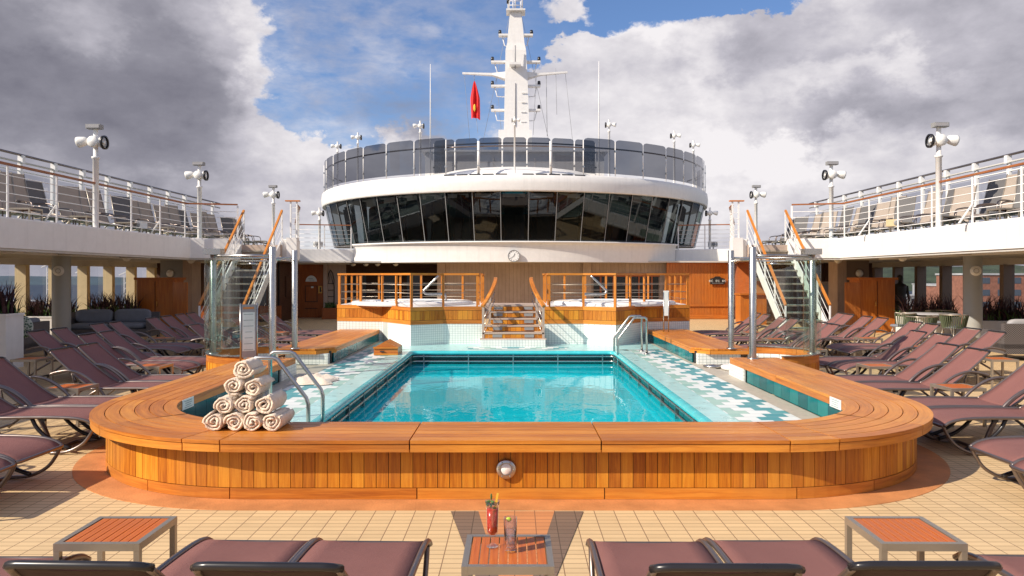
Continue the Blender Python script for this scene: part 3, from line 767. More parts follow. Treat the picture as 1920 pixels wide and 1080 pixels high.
# surrounding wet deck, zigzag tiles, gutter strips
b = MB(); ringsweep(b, [(.295, ZD), (.36, ZD)], px0, px1, py0, py1, .10, False); b.build('rim_border', M['turqp'], pool)
WX0, WX1, WY0, WY1 = -3.3 + CXO, 3.3 + CXO, 6.3, 17.4
bx0, bx1, by0, by1 = px0 - .34, px1 + .34, py0 - .3, py1 + .34
b = MB()
for (a, c, d, e_) in [(WX0 + .15, bx0, WY0, 15.19), (bx1, WX1 - .15, WY0, 15.19)]:
    b.quad((a, d, ZD - .004), (c, d, ZD - .004), (c, e_, ZD - .004), (a, e_, ZD - .004))
b.quad((bx0, WY0, ZD - .004), (bx1, WY0, ZD - .004), (bx1, by0, ZD - .004), (bx0, by0, ZD - .004))
b.build('pool_terrace', M['zig'], kind='structure')
b = MB()
b.quad((WX0, 15.19, ZD - .002), (WX1, 15.19, ZD - .002), (WX1, WY1, ZD - .002), (WX0, WY1, ZD - .002))
b.quad((bx0, by1, ZD - .003), (bx1, by1, ZD - .003), (bx1, 15.2, ZD - .003), (bx0, 15.2, ZD - .003))
b.build('wet_terrace', M['turqp'], kind='structure')
b = MB(); b.quad((-.95, 15.25, ZD + .002), (1.05, 15.25, ZD + .002), (1.15, 15.75, ZD + .002), (-1.0, 15.75, ZD + .002)); b.build('zigzag_inlay', M['zig'], kind='structure')
b = MB()
for sg in (-1, 1):
    xa, xb = sg * 3.03 + CXO, sg * 3.28 + CXO
    b.quad((min(xa, xb), WY0, ZD), (max(xa, xb), WY0, ZD), (max(xa, xb), 17.0, ZD), (min(xa, xb), 17.0, ZD))
b.build('gutter_strip', M['stone'], kind='structure')
b = MB(); b.quad((px0 - .10, py0 - .10, ZW), (px1 + .10, py0 - .10, ZW), (px1 + .10, py1 + .10, ZW), (px0 - .10, py1 + .10, ZW)); b.build('pool_water', M['water'], kind='structure')
# gap floor between benches
for sg in (-1, 1):
    b = MB(); b.box((sg * 3.7 + CXO, 11.95, .1), (.9, 1.35, .215)); b.build('gap_floor', M['stone'], kind='structure')
# step with white mosaic and orange chevron inlay of the deck
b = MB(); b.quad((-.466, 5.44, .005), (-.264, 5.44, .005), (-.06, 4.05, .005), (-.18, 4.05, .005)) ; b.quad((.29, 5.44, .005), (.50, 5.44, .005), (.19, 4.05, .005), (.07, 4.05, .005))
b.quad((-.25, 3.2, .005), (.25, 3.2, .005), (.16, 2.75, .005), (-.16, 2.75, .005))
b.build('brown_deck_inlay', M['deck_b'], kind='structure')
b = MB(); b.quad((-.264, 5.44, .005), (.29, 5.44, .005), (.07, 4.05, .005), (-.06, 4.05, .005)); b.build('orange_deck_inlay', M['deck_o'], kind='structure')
for sg in (-1, 1):
    b = MB(); b.prism([(sg * 3.87, 9.8), (sg * 3.87, 14.2)] + [(sg * 4.0 + sg * 1.5 * cos(radians(a)), 11.95 + 1.75 * sin(radians(a))) for a in (range(90, -91, -10))], -.01, .006)
    if sg > 0: b.f = [tuple(reversed(f)) for f in b.f]
    b.build('shower_apron', M['redband'], kind='structure')

# ladders (chrome handrail pairs)
def ladder(xs, ys, sg, lab):
    t = thing('pool_ladder', lab, 'pool ladder', (xs, (ys[0] + ys[1]) / 2, ZD), 'steel handrail pairs at the pool')
    X = lambda d: xs + sg * d
    for y in ys:
        pts = [(X(.53), y, ZD), (X(.53), y, .86), (X(.52), y, .90), (X(.49), y, .92), (X(.32), y, .92), (X(.28), y, .905), (X(.0), y, .53), (X(-.02), y, .47), (X(-.02), y, -.75)]
        MB().tube(pts, .021, 10).build('handrail', M['steel'], t)
        MB().lathe([(.05, 0), (.05, .012), (.025, .02)], (X(.53), y, ZD), 16).build('floor_flange', M['steel'], t)
    for z in (-.2, -.45):
        MB().box((X(-.02), sum(ys) / 2, z), (.07, abs(ys[1] - ys[0]), .025)).build('tread', M['steel'], t)
ladder(-2.03, (7.27, 7.82), -1, 'steel ladder handrails at the near left edge of the pool, behind the towels')
ladder(2.0, (14.3, 14.85), 1, 'steel ladder handrails at the far right corner of the pool')
# wooden box beside the pool
t = thing('wooden_box', 'orange wooden box with sloped top standing left of the far pool rim', 'box', (-2.6, 14.3, ZD))
d_ = 14.1; s_ = FP / d_
xl, xr = G(701, d_), G(746, d_); zt = H(640, d_); zm = H(652, d_)
xm = G(722, d_)
def pent(y): return [(xl, y, ZD), (xr, y, ZD), (xr, y, zm), (xm, y, zt), (xl, y, zm)]
b = MB(); vs = pent(d_) + pent(d_ + .55)
b.add(vs, [(0, 1, 2, 3, 4), (9, 8, 7, 6, 5), (0, 5, 6, 1), (1, 6, 7, 2), (2, 7, 8, 3), (3, 8, 9, 4), (4, 9, 5, 0)], [[(q[2] if q else 0, 0) for q in [None] * 5]] * 0 or None)
b.uv = [(p[0] * 1.0 + p[1], p[2]) for f in b.f for p in [b.v[k] for k in f]]
b.build('case', M['cabinet'], t)
b = MB()
b.bar((xl - .01, d_ - .012, zm), (xr + .01, d_ - .012, zm), .02, .03); b.bar((xl, d_ - .012, ZD + .02), (xr, d_ - .012, ZD + .02), .02, .03)
b.bar((xl - .02, d_ + .27, zm + .01), (xm, d_ + .27, zt + .015), .6, .02, up=(0, 1, 0)) if False else None
b.build('trim', M['teak'], t)
MB().bar((xl + .12, d_ - .02, zm - .07), (xl + .2, d_ - .02, zm - .07), .02, .02).build('handle', M['darkplastic'], t)
M['lining'] = plain('sling_lining', (.045, .022, .02), .8)  # shade under the lounger backrests, put into the colour of their undersides
# ================================================================ sun loungers (foot at x = 0, head towards +x)
def make_lounger():
    t = thing('sun_lounger', 'mauve sling sun lounger', 'sun lounger', (0, 0, 0))
    HW = .29
    # side rail profile of the seat (x, z)
    seatp = smooth3([(.0, 0, .285), (.07, 0, .325), (.20, 0, .352), (.45, 0, .362), (.80, 0, .360), (1.14, 0, .352)], 5)
    backp = smooth3([(1.08, 0, .355), (1.20, 0, .432), (1.36, 0, .556), (1.52, 0, .688), (1.645, 0, .800)], 5)
    def sheet(prof, w0, w1, sag=.012, th=.006):
        b = MB(); n = len(prof); m = 7; vs = []; uvs = []
        for s in (1, -1):
            for i, p in enumerate(prof):
                w_ = w0 + (w1 - w0) * i / (n - 1)
                for j in range(m):
                    q = j / (m - 1) * 2 - 1
                    vs.append((p.x, q * w_, p.z - sag * (1 - q * q) + s * th / 2)); uvs.append((p.x + .2 * p.z, q * w_))
        fs = []
        for s in range(2):
            o = s * n * m
            for i in range(n - 1):
                for j in range(m - 1):
                    f = (o + i * m + j, o + (i + 1) * m + j, o + (i + 1) * m + j + 1, o + i * m + j + 1)
                    fs.append(f if s == 0 else f[::-1])
        for i in range(n - 1):
            for j, fl in ((0, 0), (m - 1, 1)):
                f = (i * m + j, n * m + i * m + j, n * m + (i + 1) * m + j, (i + 1) * m + j); fs.append(f if not fl else f[::-1])
        for i in (0, n - 1):
            for j in range(m - 1): fs.append((i * m + j, i * m + j + 1, n * m + i * m + j + 1, n * m + i * m + j))
        b.add(vs, fs, [[uvs[k] for k in f] for f in fs], True); b.nf = (n - 1) * (m - 1); return b
    sheet(seatp, HW - .005, HW - .008).build('seat', M['sling'], t)
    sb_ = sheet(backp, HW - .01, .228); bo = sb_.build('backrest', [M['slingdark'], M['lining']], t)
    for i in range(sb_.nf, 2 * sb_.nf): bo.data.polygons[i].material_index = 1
    # frame: two side rails joined by the foot bar and the head bar
    for s in (-1, 1):
        b = MB(); b.tube([(p.x, s * HW, p.z) for p in seatp], .0155, 7); b.build('side_rail', M['gun'], t)
        b = MB(); b.tube([(p.x, s * (HW - .01 - (HW - .238) * i / (len(backp) - 1)), p.z - .002) for i, p in enumerate(backp)], .0135, 7); b.build('back_rail', M['gun'], t)
    b = MB(); b.tube([(.0, -HW, .285), (-.012, -HW + .04, .28), (-.012, HW - .04, .28), (0, HW, .285)], .0155, 7); b.build('foot_bar', M['gun'], t)
    b = MB(); b.tube([(1.635, -.236, .793), (1.66, -.215, .807), (1.665, -.18, .811), (1.665, .18, .811), (1.66, .215, .807), (1.635, .236, .793)], .0135, 8); b.build('head_bar', M['black'], t)
    # front U leg: from the foot end down and back, joined at the floor
    fl = smooth3([(.0, 0, .285), (.04, 0, .20), (.12, 0, .10), (.26, 0, .03), (.42, 0, .016)], 4)
    b = MB(); pts = [(p.x, -HW + .015, p.z) for p in fl]; pts += [(.46, -HW + .05, .016), (.46, HW - .05, .016)] + [(p.x, HW - .015, p.z) for p in reversed(fl)]
    b.tube(pts, .015, 7); b.build('front_leg', M['gun'], t)
    # inner curved legs from the seat rail towards the foot
    for s in (-1, 1):
        q = smooth3([(.62, 0, .35), (.56, 0, .24), (.42, 0, .12), (.24, 0, .05)], 4)
        b = MB(); b.tube([(p.x, s * (HW - .05), p.z) for p in q], .019, 7); b.build('inner_leg', M['black'], t)
    # arm arches with the rear legs
    for s in (-1, 1):
        a = smooth3([(.78, 0, .012), (.86, 0, .19), (.99, 0, .38), (1.16, 0, .515), (1.33, 0, .575), (1.48, 0, .56), (1.58, 0, .53)], 5)
        b = MB(); b.tube([(p.x, s * (HW + .035), p.z) for p in a], .0175, 7); b.build('arm', M['gun'], t)
        b = MB(); b.tube([(1.18, s * (HW + .03), .345), (1.42, s * (HW + .03), .20), (1.66, s * (HW + .03), .012)], .0155, 7); b.build('rear_leg', M['gun'], t)
        b = MB(); b.box((.50, s * (HW - .03), .365 - .03), (.05, .03, .03)); b.build('clamp', M['darkplastic'], t)
    b = MB(); b.tube([(1.18, -HW - .03, .345), (1.18, HW + .03, .345)], .0145, 7); b.build('cross_bar', M['gun'], t)
    b = MB(); b.tube([(1.40, -.2, .58), (1.34, -.2, .33), (1.34, .2, .33), (1.40, .2, .58)], .010, 6); b.build('back_prop', M['gun'], t)
    b = MB(); b.tube([(1.60, -HW - .03, .05), (1.60, HW + .03, .05)], .0135, 7); b.build('rear_bar', M['gun'], t)
    return t
LP = make_lounger(); used = [False]
def lounger(x, y, rz, label, group):
    x += random.uniform(-.05, .05); rz += radians(random.uniform(-2.0, 2.0))
    if not used[0]:
        used[0] = True; LP.location = (x, y, 0); LP.rotation_euler[2] = rz; LP['label'] = label; LP['group'] = group; return LP
    return dup(LP, (x, y, 0), rz, label, group)
FG = 'loungers in the front row with their backs to the camera'
lounger(-.725, 4.00, -pi / 2, 'front row lounger just left of the drinks table', FG)
lounger(-1.35, 4.01, -pi / 2, 'front row lounger second to the left of the drinks table, beside the left front table', FG)
lounger(.68, 3.99, -pi / 2, 'front row lounger just right of the drinks table', FG)
lounger(1.345, 4.01, -pi / 2, 'front row lounger second to the right of the drinks table, beside the right front table', FG)
lounger(-2.40, 3.78, -pi / 2, 'front row lounger cut off by the left edge, left of the left front table', FG)
lounger(2.58, 3.80, -pi / 2, 'front row lounger cut off by the right edge, right of the right front table', FG)
rowA = [5.40, 6.03, 7.46, 8.09, 9.27, 9.90, 11.62, 12.24, 13.95, 14.57, 15.85, 16.47, 17.6, 18.2]
rowB = [12.3, 12.92, 14.15, 14.77, 16.15, 16.77, 17.65, 18.27]
for sg, sn in ((-1, 'left'), (1, 'right')):
    for i, y in enumerate(rowA):
        yy = y - (.05 if sg > 0 else 0)
        fx = 3.80 if i < 2 else (4.06 if i < 6 else (5.0 if i < 8 else 4.3))
        lounger(sg * fx, yy, 0 if sg > 0 else pi, '%s mauve lounger from the camera in the inner row %s of the pool' % (ORD[i], sn), 'loungers of the inner row on the %s of the pool' % sn)
    for i, y in enumerate(rowB):
        lounger(sg * 6.25, y - (.1 if sg > 0 else 0), 0 if sg > 0 else pi, '%s mauve lounger from the camera in the outer row on the %s' % (ORD[i], sn), 'loungers of the outer row on the %s' % sn)

# ================================================================ slatted side tables
def make_table():
    t = thing('side_table', 'low slatted teak side table', 'side table', (0, 0, 0)); a = .205; h = .44
    for s in (-1, 1):
        MB().box((s * (a - .014), 0, h - .018), (.028, 2 * a, .036)).build('frame_rail', M['alu'], t)
        MB().box((0, s * (a - .014), h - .018), (2 * a - .057, .028, .036)).build('frame_rail', M['alu'], t)
    n = 8; wd = (2 * a - .06) / n
    for k in range(n):
        MB().box((-a + .03 + (k + .5) * wd, 0, h - .012), (wd - .006, 2 * a - .058, .016)).build('slat', M['slat'], t)
    for sx in (-1, 1):
        for sy in (-1, 1): MB().box((sx * (a - .0145), sy * (a - .0145), (h - .036) / 2), (.028, .028, h - .037)).build('leg', M['alu'], t)
    return t
TP = make_table(); TP.location = (-.03, 3.49, 0); TP['label'] = 'slatted teak table in the front centre carrying the two drinks'; TP['group'] = 'low slatted side tables'
TG = 'low slatted side tables'
dup(TP, (-2.0, 3.77, 0), radians(.5), 'slatted teak side table in the front row at left, between two loungers', TG)
dup(TP, (1.96, 3.77, 0), radians(-.5), 'slatted teak side table in the front row at right, between two loungers', TG)
tl = [(5.30, 6.78), (5.15, 8.68), (5.2, 10.72), (5.2, 13.1), (5.3, 15.2), (5.4, 17.0), (7.5, 11.6), (7.3, 13.53), (7.3, 15.42)]
for sg, sn in ((-1, 'left'), (1, 'right')):
    for i, (x, y) in enumerate(tl):
        rw = 'inner' if i < 6 else 'outer'; k = i if i < 6 else i - 6
        dup(TP, (sg * x, y, 0), radians(90) + radians(random.uniform(-3, 3)), '%s slatted side table from the camera among the %s row loungers on the %s' % (ORD[k], rw, sn), TG)

# ================================================================ drinks
hz = .4405
t = thing('cocktail', 'tall footed glass of red cocktail with mint and orange peel on the front table', 'drink', (-.105, 3.53, hz))
c = (-.105, 3.53, hz)
MB().lathe([(.0, .0), (.029, .001), (.030, .004), (.012, .012), (.006, .02), (.006, .032), (.011, .037), (.006, .043), (.016, .052), (.026, .07), (.028, .10), (.031, .19), (.034, .216), (.0325, .216), (.0295, .19), (.0265, .10), (.024, .072), (.012, .056), (0, .054)], c, 28).build('glass', M['ice'], t)
MB().lathe([(0, .055), (.0118, .0565), (.0235, .0725), (.026, .10), (.0288, .178), (0, .178)], c, 28).build('drink', M['drink'], t)
b = MB(); r = random.Random(2)
for k in range(14):
    a = r.uniform(0, 6.28); q = r.uniform(.004, .018); z = hz + .18 + r.uniform(0, .045)
    b.ball((c[0] - .008 + q * cos(a), c[1] + q * sin(a), z), (.009, .006, .004), 7, Matrix.Rotation(r.uniform(-1, 1), 3, 'X') @ Matrix.Rotation(a, 3, 'Z'))
b.ball((c[0] - .006, c[1], hz + .235), (.005, .003, .016), 7)
b.build('mint_garnish', M['leafg'], t)
MB().bar((c[0] + .010, c[1], hz + .165), (c[0] + .025, c[1], hz + .252), .010, .003, up=(0, 1, 0)).build('peel_garnish', M['straw'], t)
t = thing('tumbler', 'clear tall tumbler of water with lime on the front table', 'drink', (-.02, 3.475, hz)); c = (-.02, 3.475, hz)
MB().lathe([(0, .0), (.026, .0), (.0275, .005), (.031, .155), (.0295, .155), (.0262, .018), (0, .016)], c, 28).build('glass', M['ice'], t)
MB().lathe([(0, .0165), (.0258, .0185), (.0272, .10), (0, .10)], c, 28).build('water', M['ice'], t)
for k in range(2): MB().box((c[0] + .009 * (-1) ** k, c[1] + .006 * (1 if k > 1 else -1), hz + .035 + k * .024), (.02, .02, .02), M=Matrix.Rotation(k + .4, 3, 'X') @ Matrix.Rotation(k, 3, 'Z')).build('ice_cube', M['ice'], t)
MB().ball((c[0] - .008, c[1], hz + .145), (.013, .006, .011), 10).build('lime_garnish', M['lime'], t)

# ================================================================ rolled towels
def towel(x, y, z, R, L, seed, lab):
    r = random.Random(seed); th = .0185; pitch = .0262; turns = (R - .010) / pitch
    N = int(turns * 22); outerp = []; innerp = []
    ph = r.uniform(0, 6.28); sq = r.uniform(.86, .95); w1, w2 = r.uniform(0, 6), r.uniform(0, 6); dr = -1 if r.random() < .3 else 1
    for i in range(N + 1):
        tt = i / N * turns; a = ph + dr * tt * 2 * pi; rad = .010 + pitch * tt
        wob = 1 + .04 * sin(3 * a + w1) + .035 * sin(5 * a + w2) + .02 * sin(9 * a + w1)
        for lst, rr in ((outerp, rad + th * .5), (innerp, rad - th * .5)):
            q = max(rr, .001) * wob; lst.append((q * cos(a), q * sin(a) * (sq if sin(a) > 0 else .97)))
    mz = min(p[1] for p in outerp); K = 9; b = MB(); vs = []; n = N + 1
    prof = outerp + innerp[::-1]; m = len(prof); uvs = []
    for k in range(K):
        f = k / (K - 1); yy = y + f * L; ease = 1 - .09 * max(0, 1 - min(f, 1 - f) / .06) 
        for (px_, pz_) in prof:
            j1 = .003 * sin(px_ * 160 + k * 1.9 + seed) + .002 * sin(pz_ * 210 + k * 3)
            a = atan2(pz_, px_)
            bulge = (.010 * sin(2 * a + w1) * sin(f * 6 + w2)) * (sqrt(px_ ** 2 + pz_ ** 2) / R)
            vs.append((x + px_ * (1 + bulge) + j1, yy + (.008 * sin(a * 2 + w2) if k in (0, K - 1) else 0), z + (pz_ - mz) * (1 + bulge * .5) + (j1 if pz_ > mz + .03 else 0)))
    fs = []
    for k in range(K - 1):
        for i in range(m):
            j = (i + 1) % m; fs.append((k * m + i, k * m + j, (k + 1) * m + j, (k + 1) * m + i))
    for k in (0, K - 1):
        for i in range(N):
            f = (k * m + i, k * m + i + 1, k * m + m - 2 - i, k * m + m - 1 - i); fs.append(f if k else f[::-1])
    b.add(vs, fs, smooth=True)
    o = b.build('rolled_towel', M['towel'], label=lab, cat='towel', group='rolled towels stacked on the bench')
    return o
tw = [(400.6, 792, .079, 'bottom row', 'leftmost'), (438.6, 792, .078, 'bottom row', 'second from left'), (473.5, 792, .077, 'bottom row', 'third from left'), (508, 792, .077, 'bottom row', 'rightmost'),
      (419, 761, .075, 'second row up', 'left'), (458, 762, .074, 'second row up', 'middle'), (494, 763, .077, 'second row up', 'right'),
      (438, 733, .074, 'third row up', 'left'), (474, 735, .072, 'third row up', 'right'), (455, 701, .079, 'top', 'single')]
dz = [0, .134, .268, .398]
for i, (px, py, R, row, pos) in enumerate(tw):
    lv = 0 if i < 4 else 1 if i < 7 else 2 if i < 9 else 3
    d = 5.92 + .05 * lv + random.uniform(-.02, .02)
    lab = 'single beige rolled towel on top of the towel pyramid' if i == 9 else '%s beige rolled towel in the %s of the towel pyramid' % (pos, row)
    towel(G(px, d), d, ZT + dz[lv] + .002, R, .30 + (.05 if i in (3, 6) else 0), 20 + i * 3, lab)
# lost towel heap on the gap floor at left
b = MB(); g = 14; vs = []; r = random.Random(5)
for i in range(g):
    for j in range(g):
        u, v = i / (g - 1) * 2 - 1, j / (g - 1) * 2 - 1; rr = max(abs(u), abs(v))
        h = .10 * (1 - rr ** 3) * (.75 + .25 * sin(u * 7 + 1) * cos(v * 5)) + .02 * sin(u * 13 + v * 9) * (1 - rr)
        vs.append((-2.85 + u * .30 + .03 * sin(v * 6), 10.6 + v * .36 + .03 * sin(u * 7), .225 + max(h, .0)))
b.add(vs, [(i * g + j, (i + 1) * g + j, (i + 1) * g + j + 1, i * g + j + 1) for i in range(g - 1) for j in range(g - 1)], smooth=True)
b.build('crumpled_towel', M['towel'], label='crumpled cream towel lying on the pool terrace by the left gap', cat='towel')
M['railwood'] = wood('rail_wood', (.42, .15, .045), (.32, .10, .03), (.2, .06, .02), rough=.4, coat=.2)
# ================================================================ hot tub platforms
def posts_rods(t, path, z0, z1, npost, pw, pmat, rods, rr, rmat, closed_end=True):
    L = plen(path)
    for k in range(npost):
        p, tt = at(path, L * k / (npost - 1) if npost > 1 else 0)
        MB().box((p.x, p.y, (z0 + z1) / 2), (pw, pw, z1 - z0), rz=atan2(tt.y, tt.x)).build('post', pmat, t)
    for z in rods:
        MB().tube([(p[0], p[1], z) for p in path], rr, 6).build('rod', rmat, t)
ZP = 1.04
for sg, sn in ((-1, 'left'), (1, 'right')):
    X = lambda x: sg * x + CXO
    front = [(X(4.20), 18.0), (X(4.12), 17.45), (X(3.02), 17.15), (X(2.2), 16.0), (X(1.54), 16.4), (X(.68), 16.42)]
    poly = front + [(X(.68), 19.9), (X(4.20), 19.9)]
    t = thing('hot_tub_platform', 'raised teak clad platform %s of the central steps, white mosaic below' % sn, 'platform', (X(2.4), 18, 0), 'raised hot tub platforms')
    if sg > 0: P2 = front[::-1]
    else: P2 = front
    # P2 runs left to right on left side ; interior lies to the left of travel (away from camera)
    zc = .665
    b = MB(); L = plen(P2)
    # cladding per facet
    for i in range(len(P2) - 1):
        a, c = Vector(P2[i]), Vector(P2[i + 1]); l = (c - a).length; u = (c - a).normalized(); nn = Vector((-u.y, u.x)); n = max(2, int(l / .098)); ang = Matrix.Rotation(atan2(u.y, u.x), 3, 'Z')
        outward = -1 if (nn.y > 0 or abs(u.y) > .9) else 1
        zlow = zc if not (i in (0,) and sg < 0 or i == len(P2) - 2 and sg > 0) else .02
        for k in range(n):
            q = a + u * (k + .5) * l / n + nn * .012
            b.box((q.x, q.y, (zlow + .09 + .955) / 2), (l / n - .005, .022, .955 - zlow - .09), M=ang)
    b.build('cladding', M['teak_plank'], t)
    b = MB(); 
    for i in range(len(P2) - 1):
        a, c = P2[i], P2[i + 1]; b.sweep([a, c], -.004, .03, .962, ZP + .004, u0=i); b.sweep([a, c], -.002, .024, zc, zc + .084, u0=i + 5)
    b.build('trim_board', M['teak'], t)
    b = MB(); b.sweep([p for p in P2], .028, .05, .2, 1.0); b.build('cladding_core', M['black'], t)
    b = MB(); b.sweep(P2[1:] if sg < 0 else P2[:-1], .004, .027, .19, zc - .002); b.build('mosaic_wall', M['mosaic'], t)
    ins = [tuple(p) for p in offs(P2, .045)]; pl2 = ins + ([(X(.68), 19.9), (X(4.15), 19.9)] if sg < 0 else [(X(4.15), 19.9), (X(.68), 19.9)])
    b = MB(); b.prism(pl2, .9, ZP - .006); b.build('platform_deck', M['white'], t)
    # railing
    ring_ = [(X(4.1), 19.6), (X(4.1), 17.6), (X(3.03), 17.28), (X(2.2), 16.13), (X(1.55), 16.52), (X(.80), 16.52), (X(.80), 17.3)]
    back = [(X(4.1), 19.6), (X(3.0), 19.8), (X(.80), 19.8), (X(.80), 18.6)]
    r_ = thing('tub_railing', 'wooden posted railing with steel rods round the %s hot tub' % sn, 'railing', (X(2.4), 17.5, ZP), 'railings of the hot tub platforms')
    zr = 1.735
    for path, nm in ((ring_, 0), (back, 1)):
        for i in range(len(path) - 1):
            a, c = Vector(path[i]), Vector(path[i + 1]); l = (c - a).length; n = max(1, round(l / .62)); tt = (c - a).normalized()
            for k in range(n + (1 if i == len(path) - 2 else 0)):
                p = a + (c - a) * k / n
                MB().box((p.x, p.y, (ZP + zr) / 2), (.052, .04, zr - ZP), rz=atan2(tt.y, tt.x)).build('post', M['teak'], r_)
        MB().sweep(path, -.04, .04, zr, zr + .042).build('top_rail', M['teak'], r_)
        for z in (1.17, 1.34, 1.52): MB().tube([(p[0], p[1], z) for p in path], .007, 6).build('rod', M['alu'], r_)
    h = thing('hot_tub', 'round white hot tub with foaming water on the %s platform' % sn, 'hot tub', (X(2.35), 18.1, ZP), 'hot tubs on the platforms')
    c = (X(2.45), 18.15, ZP - .01)
    MB().lathe([(1.45, 0), (1.47, .05), (1.43, .085), (1.22, .095), (1.17, .06), (1.15, -.05)], c, 48).build('shell', M['white'], h)
    b = MB(); r = random.Random(4)
    vs = []; fs = []; NN = 26
    for i in range(NN):
        for j in range(40):
            a = 2 * pi * j / 40; q = 1.17 * i / (NN - 1); vs.append((c[0] + q * cos(a), c[1] + q * sin(a), c[2] + .055 + (r.uniform(0, .05) if i < NN - 1 else 0)))
    for i in range(NN - 1):
        for j in range(40): fs.append((i * 40 + j, (i + 1) * 40 + j, (i + 1) * 40 + (j + 1) % 40, i * 40 + (j + 1) % 40))
    b.add(vs, fs, smooth=True); b.build('foaming_water', M['foam'], h)
    g = thing('tub_handrail', 'bent chrome entry handrails at the %s hot tub' % sn, 'handrail', (X(1.9), 17.5, ZP), 'chrome entry handrails of the hot tubs')
    for dy in (0, .45):
        d = 17.4 + dy
        pts = [(G(836, d) if sg < 0 else G(1093, d), d, ZP), (G(836, d) if sg < 0 else G(1093, d), d, 1.24), (G(828, d) if sg < 0 else G(1101, d), d, 1.285), (G(800, d) if sg < 0 else G(1130, d), d, 1.29), (G(794, d) if sg < 0 else G(1137, d), d, 1.37), (G(798, d) if sg < 0 else G(1133, d), d, 1.42), (G(822, d) if sg < 0 else G(1108, d), d, 1.72)]
        MB().tube(smooth3(pts, 4), .024, 8).build('tube', M['steel'], g)

# central steps
t = thing('central_steps', 'teak steps with curved handrails between the two hot tub platforms', 'steps', (CXO, 16.5, ZD))
b = MB(); b.box((CXO, 16.15, .29), (1.36, .74, .155)); b.build('mosaic_base', M['mosaic'], t)
zb = .37; rise = .137; run = .25; y0s = 15.88
for i in range(5):
    hw = .64 if i < 2 else .50
    n = 11; 
    b = MB()
    for k in range(n): b.box((CXO + (-hw + (k + .5) * 2 * hw / n), y0s + i * run + .01, zb + rise * (i + .5)), (2 * hw / n - .004, .02, rise - .03))
    b.build('riser', M['teak_plank'], t)
    b = MB(); b.box((CXO, y0s + i * run + .115, zb + rise * (i + 1) - .012), (2 * hw + .03, .25, .03)); b.build('tread', M['greywood'], t)
    for sx in (-1, 1): MB().box((CXO + sx * .34, y0s + i * run - .005, zb + rise * (i + .5)), (.20, .012, .065)).build('step_light', M['grey'], t)
MB().box((CXO, y0s - .01, zb + .005), (1.4, .1, .03)).build('tread', M['greywood'], t)
MB().box((CXO, 17.7, .98), (1.34, 1.6, .13)).build('landing', M['greywood'], t)
MB().box((CXO, 17.35, .6), (.96, .8, .7)).build('step_core', M['black'], t)
for sg in (-1, 1):
    X = lambda x: sg * x + CXO
    MB().box((X(.64), 15.9, .72), (.05, .06, .70)).build('newel', M['greywood'], t)
    MB().box((X(.52), 16.5, 1.0), (.05, .06, .70)).build('newel', M['greywood'], t)
    pts = smooth3([(X(.655), 15.86, 1.07), (X(.56), 16.15, 1.22), (X(.45), 16.5, 1.45), (X(.40), 16.85, 1.62), (X(.41), 17.1, 1.66)], 5)
    b = MB()
    for i in range(len(pts) - 1): b.bar(pts[i], pts[i + 1] + (pts[i + 1] - pts[i]) * .08, .075, .05)
    b.build('curved_handrail', M['teak'], t)
    for q in (.25, .42, .58): MB().tube([(X(.62), 15.92, 1.07 - q), (X(.42), 16.9, 1.60 - q)], .007, 6).build('rod', M['steel'], t)

